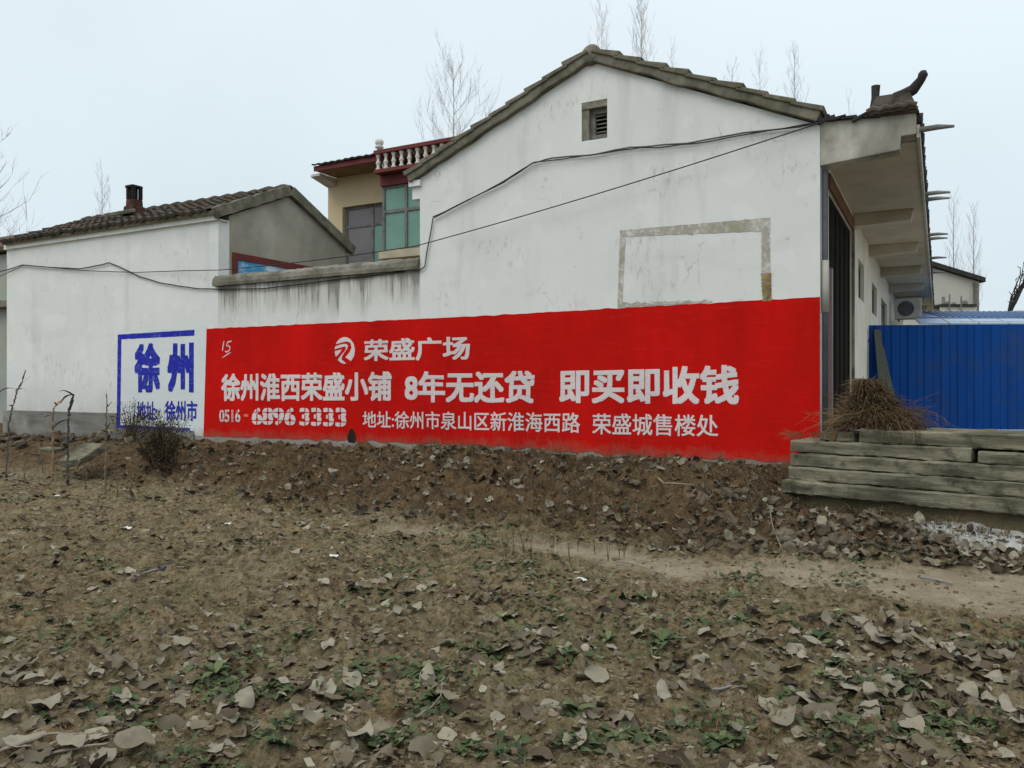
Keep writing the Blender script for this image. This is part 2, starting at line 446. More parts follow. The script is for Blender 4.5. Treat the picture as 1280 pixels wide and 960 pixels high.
m_leaf = attr_mat("dry_fallen_leaf", [(0.0, (0.028, 0.021, 0.014)), (0.3, (0.085, 0.062, 0.040)), (0.6, (0.150, 0.131, 0.093)), (1.0, (0.31, 0.288, 0.228))], .8, 25)
m_weed = attr_mat("green_weed_leaf", [(0.0, (0.032, 0.046, 0.022)), (0.5, (0.062, 0.094, 0.036)), (1.0, (0.14, 0.17, 0.075))], .7, 18)
m_grass = attr_mat("dry_grass_blade", [(0.0, (0.06, 0.042, 0.024)), (0.5, (0.165, 0.118, 0.066)), (0.8, (0.17, 0.135, 0.085)), (1.0, (0.07, 0.09, 0.032))], .9, 8, 0)
m_hay = attr_mat("dry_brush_twig", [(0.0, (0.045, 0.03, 0.018)), (0.6, (0.145, 0.095, 0.046)), (1.0, (0.25, 0.18, 0.10))], .9, 8, 0)
m_bush = attr_mat("withered_bush_leaf", [(0.0, (0.02, 0.019, 0.012)), (0.6, (0.055, 0.05, 0.03)), (1.0, (0.11, 0.09, 0.052))], .9, 8, 0)
m_clod = attr_mat("soil_clod", [(0.0, (0.09, 0.064, 0.038)), (0.6, (0.165, 0.126, 0.079)), (1.0, (0.25, 0.207, 0.148))], .95, 30, .5)

# red and blue sign paint
def make_paint(name, c1, c2, worn=None, wornfac=0.0, rough=.75):
    t = NT(name)
    a = t.noise(1.1, 5, .6, stretch=(1, 1, .5), off=2.5)
    b = t.noise(7, 5, .65, stretch=(2.2, 1, .35), off=6.5)
    col = t.mix(t.mr(a, .35, .65), c1, c2)
    col = t.mix(t.mr(b, .4, .75, 0, .4), col, c2)
    if worn:
        w = t.noise(16, 6, .72, off=1.5)
        col = t.mix(t.mr(w, .58, .74, 0, wornfac), col, worn)
    t.b.inputs["Specular IOR Level"].default_value = 0.03
    z = t.sep()[2]
    dn = t.math('ADD', z, t.mr(t.noise(4.5, 7, .75, off=3.7), 0, 1, -.3, .3))
    col = t.mix(t.mr(dn, .56, .74, .5, 0), col, (0.20, 0.13, 0.09))
    spl = t.math('MULTIPLY', t.mr(t.noise(42, 5, .75, off=9.1), .6, .7), t.mr(z, .6, .95, .6, 0))
    col = t.mix(spl, col, (0.17, 0.13, 0.09))
    st = t.noise(9, 5, .65, stretch=(.35, 1, 3.2), off=2.9)
    col = t.mix(t.mr(st, .55, .75, 0, .28), col, worn or (0.60, 0.04, 0.03))
    t.bump(t.math('ADD', t.noise(1.3, 4, .5), t.math('ADD', t.math('MULTIPLY', t.noise(38, 5, .7), 0.15), t.math('MULTIPLY', st, .12))), .4, .03)
    return t.out(col, rough)
m_red = make_paint("red_wall_paint", (0.62, 0.0095, 0.007), (0.43, 0.008, 0.006))
m_letter = make_paint("white_letter_paint", (0.72, 0.68, 0.68), (0.62, 0.56, 0.57), (0.5, 0.10, 0.09), .55)
m_orange = make_paint("orange_dash_paint", (0.75, 0.22, 0.09), (0.68, 0.2, 0.09))
m_bluep = make_paint("blue_wall_paint", (0.020, 0.030, 0.42), (0.030, 0.040, 0.35), (0.42, 0.48, 0.66), .6)
m_signwhite = make_paint("bluish_white_ground", (0.71, 0.75, 0.765), (0.64, 0.69, 0.71), (0.40, 0.52, 0.68), .28)

def make_border():
    t = NT("old_faded_border")
    col = t.mix(t.mr(t.noise(5, 6, .7), .35, .65), (0.44, 0.42, 0.37), (0.32, 0.30, 0.25))
    col = t.mix(t.mr(t.noise(11, 6, .75, off=3), .48, .62), col, (0.60, 0.61, 0.585))
    col = t.mix(t.mr(t.noise(1.3, 3, .5, off=5.4), .56, .7, 0, .75), col, (0.30, 0.30, 0.21))
    return t.out(col, .9)
m_border = make_border()
m_bordertan = simple("tan_border_stain", (0.36, 0.285, 0.15), (0.22, 0.17, 0.09), 9, .9, .1, c3=(0.12, 0.09, 0.05), s3=6)

def make_mural():
    t = NT("sky_mural_tiles")
    z = t.sep()[2]
    col = t.mix(t.mr(z, H + 0.35, H + 0.85), (0.06, 0.36, 0.66), (0.065, 0.33, 0.62))
    col = t.mix(t.mr(t.noise(1.9, 6, .62, stretch=(1, .8, 2.0)), .5, .62), col, (0.62, 0.70, 0.80))
    return t.out(col, .35)
m_mural = make_mural()

# ------------------------------------------------------------------ ground
def make_ground():
    t = NT("field_soil")
    p = t.attr("path"); b = t.attr("bank")
    n1 = t.noise(0.9, 7, .65); n2 = t.noise(7.0, 7, .7, off=2.1); n3 = t.noise(45, 6, .7, off=4.4)
    col = t.mix(t.mr(n2, .38, .62), (0.118, 0.089, 0.049), (0.30, 0.243, 0.147))
    col = t.mix(t.mr(n1, .47, .63, 0, .6), col, (0.165, 0.150, 0.072))           # thin moss and green tinge
    col = t.mix(t.mr(t.noise(2.3, 5, .6, off=7.1), .55, .7, 0, .7), col, (0.235, 0.155, 0.075))   # drier clay
    col = t.mix(t.mr(n3, .52, .72, 0, .7), col, (0.060, 0.044, 0.028))
    col = t.mix(t.mr(t.noise(90, 4, .7, off=1.7), .62, .75, 0, .6), col, (0.24, 0.20, 0.145))
    n4 = t.noise(19, 7, .72, off=8.8)
    col = t.mix(t.mr(n4, .53, .64, 0, .7), col, (0.33, 0.285, 0.205))
    col = t.mix(t.mr(n4, .47, .36, 0, .85), col, (0.045, 0.034, 0.021))
    col = t.mix(t.mr(t.noise(3.7, 6, .7, off=12.2), .56, .68, 0, .5), col, (0.118, 0.120, 0.057))
    pc = t.mix(t.mr(t.noise(3.4, 7, .7, off=3.2), .35, .65), (0.42, 0.365, 0.265), (0.29, 0.248, 0.175))
    pc = t.mix(t.mr(n3, .5, .7, 0, .5), pc, (0.09, 0.075, 0.055))
    bc = t.mix(t.mr(n2, .35, .65), (0.054, 0.037, 0.023), (0.175, 0.120, 0.068))
    bc = t.mix(t.mr(t.noise(3, 6, .7, off=9.3), .5, .64), bc, (0.185, 0.122, 0.062))
    bc = t.mix(t.mr(n3, .52, .7, 0, .7), bc, (0.03, 0.025, 0.018))
    bc = t.mix(t.mr(n4, .55, .7, 0, .6), bc, (0.17, 0.145, 0.105))
    col = t.mix(b, col, bc)
    pf = t.math('MULTIPLY', p, t.mr(t.noise(5, 6, .7, off=5.5), .25, .55, .35, 1))
    col = t.mix(pf, col, pc)
    h = t.math('ADD', t.math('MULTIPLY', n2, 1.0), t.math('ADD', t.math('MULTIPLY', n3, .45), t.math('MULTIPLY', t.noise(160, 4, .7), .12)))
    t.bump(h, 1.0, 0.06)
    lm = t.mr(t.math('ADD', t.attr("lime"), t.mr(t.noise(9, 7, .75, off=6.1), .3, .7, -.35, .35)), .3, .9)
    col = t.mix(t.math('MULTIPLY', lm, t.mr(t.attr("lime"), 0, .3)), col, (0.60, 0.61, 0.59))
    t.b.inputs["Specular IOR Level"].default_value = 0.1
    return t.out(col, .97)
m_ground = make_ground()

SD = (math.cos(R(-15.5)), math.sin(R(-15.5)))
LIME = wz(1245, 662, .20)
def axis(core0, core1, step, far, grow):
    a = list(np.arange(core0, core1 + 1e-6, step))
    s = step; v = a[-1]
    while v < far: s *= grow; v += s; a.append(v)
    s = step; v = a[0]; pre = []
    while v > -far: s *= grow; v -= s; pre.append(v)
    return np.array(pre[::-1] + a)
gx = axis(-9.0, 2.6, 0.020, 400, 1.09)
gy = np.array([v for v in axis(1.4, 7.2, 0.017, 400, 1.09) if v <= 7.2] + [v for v in axis(7.23, 9.7, 0.028, 400, 1.12) if v > 7.21])
GX, GY = np.meshgrid(gx, gy)
GZ = gz(GX, GY)
nv = GX.size; nx_ = len(gx); ny_ = len(gy)
me = bpy.data.meshes.new("ground")
co = np.stack([GX.ravel(), GY.ravel(), GZ.ravel()], 1).astype(np.float32)
ii = (np.arange(ny_ - 1)[:, None] * nx_ + np.arange(nx_ - 1)[None, :]).ravel()
quads = np.stack([ii, ii + 1, ii + 1 + nx_, ii + nx_], 1).astype(np.int32)
me.vertices.add(nv); me.vertices.foreach_set("co", co.ravel())
me.loops.add(quads.size); me.loops.foreach_set("vertex_index", quads.ravel())
me.polygons.add(len(quads))
me.polygons.foreach_set("loop_start", np.arange(0, quads.size, 4, dtype=np.int32))
me.polygons.foreach_set("loop_total", np.full(len(quads), 4, np.int32))
me.polygons.foreach_set("use_smooth", np.ones(len(quads), bool))
me.update(calc_edges=True)
at = me.attributes.new("path", 'FLOAT', 'POINT'); at.data.foreach_set("value", path_m(GX, GY).ravel().astype(np.float32))
bt = np.clip(bank_t(GX, GY) * 5 + .2, 0, 1)
at = me.attributes.new("bank", 'FLOAT', 'POINT'); at.data.foreach_set("value", bt.ravel().astype(np.float32))
lx = (GX - LIME.x) * SD[0] + (GY - LIME.y) * SD[1]; ly = -(GX - LIME.x) * SD[1] + (GY - LIME.y) * SD[0]
at = me.attributes.new("lime", 'FLOAT', 'POINT'); at.data.foreach_set("value", np.clip(1.1 - (lx / 1.0) ** 2 - (ly / .55) ** 2, 0, 1).ravel().astype(np.float32))
me.materials.append(m_ground)
ground = bpy.data.objects.new("ground", me); C.objects.link(ground)
tag(ground, "brown field soil rising to a low bank below the walls", None, None, "structure")

# ------------------------------------------------------------------ building helpers
def wall_panel(mb, mp, a0, a1, zb, zt, holes=(), th=0.24, brk=()):
    """mp(a, d, z) -> point; zt(a) piecewise linear with kinks at brk; holes (a0,a1,z0,z1)"""
    xs = sorted(set([a0, a1] + [h[0] for h in holes] + [h[1] for h in holes] + list(brk)))
    for l, r in zip(xs[:-1], xs[1:]):
        hs = sorted([h for h in holes if h[0] <= l + 1e-6 and h[1] >= r - 1e-6], key=lambda h: h[2])
        segs = []; zc = (zb, zb)
        for h in hs: segs.append((zc, (h[2], h[2]))); zc = (h[3], h[3])
        segs.append((zc, (zt(l), zt(r))))
        for (b0, b1), (t0, t1) in segs:
            for d in (0, th): mb.quad(mp(l, d, b0), mp(r, d, b1), mp(r, d, t1), mp(l, d, t0))
        mb.quad(mp(l, 0, zt(l)), mp(r, 0, zt(r)), mp(r, th, zt(r)), mp(l, th, zt(l)))
    for a in (a0, a1): mb.quad(mp(a, 0, zb), mp(a, th, zb), mp(a, th, zt(a)), mp(a, 0, zt(a)))
    for h in holes:
        A, B, Z0, Z1 = h
        mb.quad(mp(A,0,Z0), mp(A,th,Z0), mp(A,th,Z1), mp(A,0,Z1)); mb.quad(mp(B,0,Z0), mp(B,th,Z0), mp(B,th,Z1), mp(B,0,Z1))
        mb.quad(mp(A,0,Z0), mp(B,0,Z0), mp(B,th,Z0), mp(A,th,Z0)); mb.quad(mp(A,0,Z1), mp(B,0,Z1), mp(B,th,Z1), mp(A,th,Z1))

def tile_roof(mb, o, u, v, L, Sl, course=0.32, pitch=0.21, lift=0.045, wave=0.022, jit=0.012, per=4):
    """corrugated courses; o lower corner, u along the eave, v up the slope"""
    o = Vector(o); u = Vector(u).normalized(); v = Vector(v).normalized(); n = u.cross(v)
    if n.z < 0: n = -n
    nu = int(L / pitch * per); nc = max(1, round(Sl / course)); course = Sl / nc
    r = random.Random(3)
    prev = None
    for c in range(nc):
        jj = [r.uniform(-jit, jit) for _ in range(nu // per + 2)]
        rows = []
        for k, (vv, hh) in enumerate(((c * course - 0.03, lift), ((c + 1) * course, 0.004))):
            row = []
            for i in range(nu + 1):
                ph = i / per
                w = wave * math.cos(2 * math.pi * ph)
                j = jj[int(ph)]
                row.append(mb.vert(o + u * (L * i / nu) + v * (vv + j) + n * (hh + w + abs(j) * .8)))
            rows.append(row)
        lowr = [mb.vert(Vector(mb.v[q]) - n * (lift + .01)) for q in rows[0]]
        for i in range(nu):
            mb.face([rows[0][i], rows[0][i+1], rows[1][i+1], rows[1][i]])
            mb.face([lowr[i], lowr[i+1], rows[0][i+1], rows[0][i]])

# ------------------------------------------------------------------ the white house
house = thing("white_house", (-4.0, 20.0, ZG), "long white house with steep gable wall, grey verge tiles and deep porch eave", "house")
YF = 33.6
AP = wy(740, 78, YW)                       # apex of the gable wall
zl = wy(525, 222, YW).z; zr = wy(1003, 160, YW).z
XA = AP.x
def gz_top(x):
    return AP.z + (zl - AP.z) * (XA - x) / (XA - XM) if x < XA else AP.z + (zr - AP.z) * (x - XA) / (XC - XA)
v0 = wy(727, 177, YW); v1 = wy(759, 123, YW)
vent = (v0.x, v1.x, v0.z, v1.z)
gm = lambda a, d, z: Vector((a, YW + d, z))
b = MB(); wall_panel(b, gm, XM, XC, 0.3, gz_top, [vent], .26, [XA]); b.build("wall", m_white, house)
# long front wall under the porch, facing right
def fy(px): return wx(px, 400, XC).y
D0, D1 = fy(1036), fy(1064.5)
Wn = [(fy(1073), fy(1080), H + 1.47, H + 2.13), (fy(1090), fy(1096), H + 1.45, H + 2.08), (fy(1101.5), fy(1109), H + 0.2, H + 2.05)]
ZS = H + 2.70                              # soffit
fm = lambda a, d, z: Vector((XC - d, a, z))
b = MB(); wall_panel(b, fm, YW + .262, YF, 0.3, lambda a: ZS - .004, [(D0, D1, 0.5, H + 2.39)] + Wn, .24); b.build("wall", m_facade, house)
b = MB(); b.box((XM, YW + .262, .3), (XM + .24, YF, zl - .02)); b.build("wall", m_white, house)
b = MB(); wall_panel(b, lambda a, d, z: Vector((a, YF + .004 + d, z)), XM, XC, 0.3, gz_top, [], .26, [XA]); b.build("wall", m_white, house)
b = MB(); b.box((XM + .3, YW + .3, ZG + .06), (XC - .26, YF - .1, ZG + .1)); b.build("floor_slab", m_conc, house)
# gable vent
vt = MB()
x0, x1, z0, z1 = vent
cx0, cx1 = x0 + .07, x1 - .003
for (p, q) in (((x0 + .10, z0 + .03), (x0 + .16, z1 - .09)), ((x1 - .035, z0 + .03), (x1 - .002, z1 - .09)), ((x0 + .16, z1 - .15), (x1 - .035, z1 - .09)), ((x0 + .16, z0 + .03), (x1 - .035, z0 + .085))):
    vt.box((p[0], YW + .085, p[1]), (q[0], YW + .15, q[1]))
gv = vt.build("gable_vent", m_frame, house)
b = MB()
nsl = 5
for k in range(nsl):
    zc = z0 + .1 + (z1 - z0 - .24) * (k + .5) / nsl
    b.obox(((x0 + .16 + x1 - .035) / 2, YW + .125, zc), ((x1 - x0 - .195) / 2, 0, 0), (0, .022, .009), (0, -.002, .006))
b.build("louver", m_slat, gv)
b = MB(); b.box((x0 + .003, YW + .17, z0 + .003), (x1 - .003, YW + .2, z1 - .003)); b.build("vent_shade_sheet", m_soot_shade, gv)  # black sheet paints the darkness in the gaps behind the louvers
b = MB(); b.box((x0 + .10, YW + .07, z0 + .004), (x1 - .004, YW + .086, z0 + .029)); b.build("sill", m_rust, gv)
b = MB(); b.box((x0 - .0, YW + .004, z1 - .088), (x1 - .004, YW + .08, z1 - .004)); b.box((x0 + .004, YW + .02, z0 + .004), (x0 + .095, YW + .17, z1 - .09)); b.build("frame", m_slat, gv)  # grey head band and left strip: recess shadow put into their colour

# roof: two slopes of tile on a slab, verge of mortar and tile ends along the gable
roofmb = MB()
LE = Vector((XM - .14, 0, gz_top(XM) - .075)); RE = Vector((XC - .03, 0, zr + .03)); TOP = Vector((XA, 0, AP.z))
def slope(lo, hi):
    v = hi - lo; return v, v.length, v.normalized()
for lo in (LE, RE):
    v, ln, vn = slope(lo, TOP); n = Vector((-vn.z, 0, vn.x)); n = n if n.z > 0 else -n
    roofmb.prism([lo + n * .02 + Vector((0, YW - .05, 0)), TOP + n * .02 + Vector((0, YW - .05, 0)), TOP + n * .11 + Vector((0, YW - .05, 0)), lo + n * .11 + Vector((0, YW - .05, 0))], (0, YF - YW + .4, 0))
roof = roofmb.build("roof", m_verge, house)
b = MB()
for lo in (LE, RE):
    v, ln, vn = slope(lo, TOP); n = Vector((-vn.z, 0, vn.x)); n = n if n.z > 0 else -n
    tile_roof(b, lo + n * .115 + Vector((0, YW + .24, 0)), (0, 1, 0), vn, YF - YW, ln)
b.build("roof_tiles", m_tile, roof)
b = MB(); r2 = random.Random(5)
for lo in (LE, RE):
    v, ln, vn = slope(lo, TOP); n = Vector((-vn.z, 0, vn.x)); n = n if n.z > 0 else -n
    nt = round(ln / .33); c = ln / nt
    # mortar fillet under the tile ends: slightly wavy strip
    k = 24; pts = []
    for i in range(k + 1):
        s_ = ln * i / k; w = .03 * (noise.noise(Vector((s_ * 3, lo.x, 1))))
        pts.append((lo + vn * s_, w))
    for i in range(k):
        (p0, w0), (p1, w1) = pts[i], pts[i + 1]
        Y0 = YW - .085
        q = [p0 + n * (.0 + w0), p1 + n * (.0 + w1), p1 + n * .125, p0 + n * .125]
        b.prism([x + Vector((0, Y0, 0)) for x in q], (0, .16, 0))
    for i in range(nt):
        a = lo + vn * (c * i - .03 + r2.uniform(-.02, .02)); e = lo + vn * (c * (i + 1) + .02)
        h0 = .185 + r2.uniform(-.012, .018); h1 = .145
        b.prism([a + n * .118 + Vector((0, YW - .11, 0)), e + n * .1 + Vector((0, YW - .11, 0)), e + n * h1 + Vector((0, YW - .11, 0)), a + n * h0 + Vector((0, YW - .11, 0))], (0, .36, 0))
b.build("verge", m_verge, roof, bevel=.012)
b = MB()
prof = []
yy = YW - .075; k = 0
while yy < YF + .1:
    b.tube([TOP + Vector((0, yy, .095)), TOP + Vector((0, yy + .03, .09)), TOP + Vector((0, yy + .42, .08))], [.11, .135, .13], 18); yy += .40
b.build("ridge_cap", m_verge, roof, smooth=True)
# corbel under the left eave
b = MB(); b.box((XM - .14, YW + .002, zl - .31), (XM - .002, YW + .3, zl - .13)); b.box((XM - .17, YW - .05, zl - .128), (XM + .03, YW - .004, zl - .04)); b.box((XM - .17, YW - .004, zl - .128), (XM - .003, YW + .4, zl - .04))
b.build("eave_corbel", m_white, house)

# porch roof: concrete slab with end beam, ribs, fascia, tiles, spouts and upturned ridge end
XE = -0.215
b = MB(); b.box((XC + .0 - .2, YW + .262, ZS), (XE, YF, ZS + .15)); porch = b.build("porch_roof", m_soffit, house)
b = MB()
zb0 = wy(1027, 207, YW).z; zb1 = wy(1125, 187, YW).z; xn = wy(1125, 187, YW).x
b.prism([(XC + .003, YW - .004, zb0), (xn, YW - .004, zb1), (xn + .01, YW - .004, ZS + .01), (XE, YW - .004, ZS + .012), (XE, YW - .004, H + 2.945), (XC + .003, YW - .004, H + 2.99)], (0, .264, 0))
b.build("end_beam", m_beam, porch, bevel=.008)
for Yb in (fy(1066.5), fy(1086.5), 20.2, 23.7, 27.2, 30.7):
    b = MB()
    b.prism([(XC + .003, Yb, H + 2.49), (XE - .16, Yb, H + 2.53), (XE - .13, Yb, ZS - .002), (XC + .003, Yb, ZS - .002)], (0, .26, 0))
    b.build("beam", m_soffit, porch, bevel=.008)
b = MB(); b.box((XE + .002, YW + .0, ZS - .03), (XE + .035, YF, ZS + .11)); b.build("fascia", m_white_pl, porch, bevel=.004)
b = MB(); n_ = int((YF - YW) / .2)
for k in range(n_):
    y = YW + .1 + k * .2
    b.tube([(XC - .05, y, H + 3.0), (XE + .06 + rng.uniform(-.01, .012), y, H + 2.885)], .075, 8)
    b.box((XC - .05, max(y - .11, YW + .265), H + 2.855), (XE + .045, max(y + .11, YW + .27), H + 2.875))
b.build("roof_tiles", m_dark, porch)
b = MB(); r3 = random.Random(9)
for k in range(5):      # cracked dark tiles lying over the end beam
    x = XC + .02 + k * .115
    z = H + 3.0 - k * .012
    b.obox((x + .06, YW + .1, z + .012), (.085, 0, .012 + r3.uniform(-.02, .03)), (0, .16, 0), (-.004, 0, .014))
b.build("end_tile", m_dark, porch)
for px, py in ((1148, 163), (1157, 243), (1157.5, 250), (1160.5, 294), (1161, 299), (1163, 323), (1164.5, 341)):
    D = 2.745 / ((480 - py) / F)
    yb = (D - .0) / CT + XE * ST / CT * 0 
    # forward depth D = -X*sin + Y*cos
    yb = (D + XE * ST) / CT
    b = MB(); b.tube([(XE + .03, yb, H + 2.745), (XE + .2, yb, H + 2.75), (XE + .36, yb, H + 2.735)], [.032, .03, .014], 8)
    b.build("spout", m_plinth, porch, smooth=True)
# ridge ornament with stub post and upturned horn
xo0 = wy(1084, 140, YW).x; xo1 = XE - .0
orn = MB()
zt_ = H + 2.96
orn.prism([(xo0 - .03, YW - .05, zt_), (xo1 + .03, YW - .05, zt_ - .02), (xo1 - .06, YW - .05, zt_ + .20), (xo0 + .10, YW - .05, zt_ + .21)], (0, .34, 0))
for k in range(4):
    xk = xo0 + .0 + k * .118
    orn.tube([(xk, YW - .075, zt_ + .045 - .006 * (k % 2)), (xk + .07, YW - .085, zt_ + .065), (xk + .14, YW - .075, zt_ + .045)], [.03, .038, .03], 7)
    orn.tube([(xk + .02, YW - .06, zt_ + .015), (xk + .09, YW - .07, zt_ + .03), (xk + .15, YW - .06, zt_ + .012)], [.02, .026, .02], 7)
orn.tube([(xo0 + .09, YW + .11, zt_ + .215), (xo1 - .1, YW + .11, zt_ + .21)], .05, 10)
m_orn = simple("grey_brown_ridge_tile", (0.115, 0.098, 0.082), (0.06, 0.054, 0.047), 6, .95, .6, 30, c3=(0.155, 0.135, 0.115), s3=3)
ornament = orn.build("ridge_ornament", m_orn, porch, bevel=.006)
b = MB(); b.tube([(xo0 + .06, YW + .11, zt_ + .13), (xo0 + .075, YW + .11, zt_ + .25), (xo0 + .08, YW + .11, zt_ + .38)], [.045, .042, .05], 8); b.build("post", m_dark, ornament)
b = MB(); b.tube([(xo1 - .22, YW + .08, zt_ + .20), (xo1 - .12, YW + .06, zt_ + .215), (xo1 - .03, YW + .04, zt_ + .25), (xo1 + .045, YW + .02, zt_ + .34), (xo1 + .065, YW + .01, zt_ + .39), (xo1 + .068, YW + .01, zt_ + .425)], [.06, .065, .06, .045, .05, .03], 9)
b.build("horn", m_dark, ornament, smooth=True)

# doorway: lintel, jamb, dark leaf
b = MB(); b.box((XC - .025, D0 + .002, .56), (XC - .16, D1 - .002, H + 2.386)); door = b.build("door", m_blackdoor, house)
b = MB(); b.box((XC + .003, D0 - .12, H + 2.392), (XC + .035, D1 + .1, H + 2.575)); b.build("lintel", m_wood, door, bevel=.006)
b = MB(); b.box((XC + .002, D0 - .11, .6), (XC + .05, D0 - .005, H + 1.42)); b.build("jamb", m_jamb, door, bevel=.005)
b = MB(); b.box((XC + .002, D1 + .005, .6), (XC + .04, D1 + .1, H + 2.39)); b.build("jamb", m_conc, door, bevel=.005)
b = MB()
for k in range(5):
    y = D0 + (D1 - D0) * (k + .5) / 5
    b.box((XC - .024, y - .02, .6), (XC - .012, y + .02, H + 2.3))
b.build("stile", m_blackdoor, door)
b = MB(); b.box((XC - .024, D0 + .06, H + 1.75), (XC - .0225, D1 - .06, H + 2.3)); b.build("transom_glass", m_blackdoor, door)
b = MB(); b.tube([(XC + .045, YW + .08, .62), (XC + .045, YW + .08, H + 2.46)], .034, 10); dp = b.build("downpipe", m_pipe, house, smooth=True)
b = MB(); b.tube([(XC + .046, YW + .08, H + .82), (XC + .046, YW + .08, H + 1.42)], .042, 10); b.build("pipe_sleeve", m_white_pl, dp, smooth=True)
for i, (a0, a1, q0, q1) in enumerate(Wn):
    fr = MB()
    for bx in ((a0 + .004, a0 + .05, q0 + .004, q1 - .004), (a1 - .05, a1 - .004, q0 + .004, q1 - .004), (a0 + .05, a1 - .05, q1 - .05, q1 - .004), (a0 + .05, a1 - .05, q0 + .004, q0 + .05), ((a0 + a1) / 2 - .02, (a0 + a1) / 2 + .02, q0 + .05, q1 - .05)):
        fr.box((XC - .06, bx[0], bx[2]), (XC - .11, bx[1], bx[3]))
    w = fr.build("window", m_frame, house)
    b = MB(); b.box((XC - .08, a0 + .052, q0 + .052), (XC - .09, a1 - .052, q1 - .052)); b.build("pane", m_glassdark, w)

# old border painted on the gable
ob = MB()
c_tl, c_tr, c_bl, c_br = wy(775, 288, YW), wy(963, 272, YW), wy(772, 386, YW), wy(964, 374, YW)
EPS = .004
def strip(mb, p0, p1, w0, w1, side, ys, seed, n=26, jag=.012):
    """thin painted strip from p0 to p1 (points on the wall), width to one side"""
    p0 = Vector(p0); p1 = Vector(p1); d = (p1 - p0).normalized(); nn = Vector((-d.z, 0, d.x)) * side
    A = []; B = []
    for i in range(n + 1):
        s = i / n; p = p0.lerp(p1, s); w = w0 + (w1 - w0) * s
        j = noise.noise(Vector((s * 23, seed, 0))) * jag; k = noise.noise(Vector((s * 19, seed, 7))) * jag * 1.5
        q = p + nn * j; r = p + nn * (w + k)
        A.append(mb.vert((q.x, ys, q.z))); B.append(mb.vert((r.x, ys, r.z)))
    for i in range(n): mb.face([A[i], A[i+1], B[i+1], B[i]])
strip(ob, c_tl, c_tr, .085, .155, -1, YW - EPS, 1)
strip(ob, wy(775, 297, YW), c_bl, .075, .06, 1, YW - EPS - .001, 2, jag=.008)
strip(ob, wy(962, 285, YW), wy(963, 341, YW), .09, .10, -1, YW - EPS - .0015, 3)
strip(ob, wy(776, 384, YW), wy(890, 378, YW), .055, .03, 1, YW - EPS - .002, 4, jag=.03)
o = ob.build("old_border", m_border, house)
tb = MB(); strip(tb, wy(964, 341, YW), wy(964.5, 376, YW), .115, .10, -1, YW - EPS - .0025, 8); tb.build("tan_stain", m_bordertan, o)

# ------------------------------------------------------------------ courtyard wall
cw = thing("courtyard_wall", ((XL + XM) / 2, YW, ZG), "low white courtyard wall with rain-streaked face and thick grey coping", "wall")
b = MB(); b.box((XL + .003, YW, .3), (XM - .003, YW + .24, H + 1.69)); b.build("wall_body", m_court, cw)
b = MB(); n_ = 170; rings = []
for i in range(n_ + 1):
    x = XL - .07 + (XM - .003 - XL + .07) * i / n_
    j = lambda s: .026 * noise.noise(Vector((x * 2.1, s, 2.2))) + .016 * noise.noise(Vector((x * 7.5, s * 2, 4.2))) + .009 * noise.noise(Vector((x * 21, s * 3, 6.2)))
    zb_ = H + 1.693; y0 = YW - .075 + j(1); 
    if i == 0: x -= .0
    prof = [(y0 + .01, zb_ + j(2) * .3), (y0, zb_ + .05), (y0 + .015, zb_ + .125 + j(3)), (y0 + .07, zb_ + .175 + j(4)), (YW + .12, zb_ + .2 + j(5)), (YW + .28, zb_ + .15), (YW + .29, zb_)]
    rings.append([b.vert((x, p[0], max(p[1], zb_))) for p in prof])
for i in range(n_):
    for k in range(7): b.face([rings[i][k], rings[i][(k+1) % 7], rings[i+1][(k+1) % 7], rings[i+1][k]])
b.face(rings[0]); b.face(rings[-1][::-1])
b.build("coping", m_coping, cw)

# ------------------------------------------------------------------ grey outbuilding at the left
ot = thing("outbuilding", ((XLL + XL) / 2, 11.27, ZG), "low outbuilding with plain white back wall, cement gable and brown tiled roof", "outbuilding")
YB = 12.94; YR = (YW + YB) / 2
ZE = H + 2.86
zR = H + 3.60
gt = lambda y: ZE + (zR - ZE) * (1 - abs(y - YR) / (YR - YW))
b = MB(); b.box((XLL, YW, .3), (XL, YW + .24, ZE)); b.build("wall", m_white, ot)
b = MB(); wall_panel(b, lambda a, d, z: Vector((XL - .002 - d, a, z)), YW + .242, YB, .3, gt, [], .24, [YR]); b.build("gable_wall", m_gray, ot)
b = MB(); b.box((XLL, YB - .24, .3), (XL - .25, YB - .003, ZE)); b.build("wall", m_gray, ot)
b = MB(); wall_panel(b, lambda a, d, z: Vector((XLL + .002 + d, a, z)), YW + .242, YB - .25, .3, gt, [], .2, [YR]); b.build("gable_wall", m_gray, ot)
b = MB(); b.box((XLL - .01, YW - .06, ZE - .02), (XL + .02, YW - .003, ZE + .13)); b.box((XL + .003, YW - .003, ZE - .02), (XL + .05, YW + .2, ZE + .0)); b.build("eave_band", m_court if False else m_white, ot, bevel=.006)
b = MB()
x0r, x1r = XLL + .06, XL + .07
for ysg, ye in ((-1, YW - .12), (1, YB + .16)):
    lo = Vector((0, ye, ZE + .06 if ysg < 0 else ZE - .06)); hi = Vector((0, YR, zR + .08))
    v = (hi - lo); vn = v.normalized(); n = Vector((0, -vn.z * ysg * -1, 0)); n = Vector((0, -vn.z, vn.y)); n = n if n.z > 0 else -n
    b.prism([lo + Vector((x0r, 0, 0)), hi + Vector((x0r, 0, 0)), hi + n * .06 + Vector((x0r, 0, 0)), lo + n * .06 + Vector((x0r, 0, 0))], (x1r - x0r, 0, 0))
roof2 = b.build("roof", m_verge, ot)
b = MB()
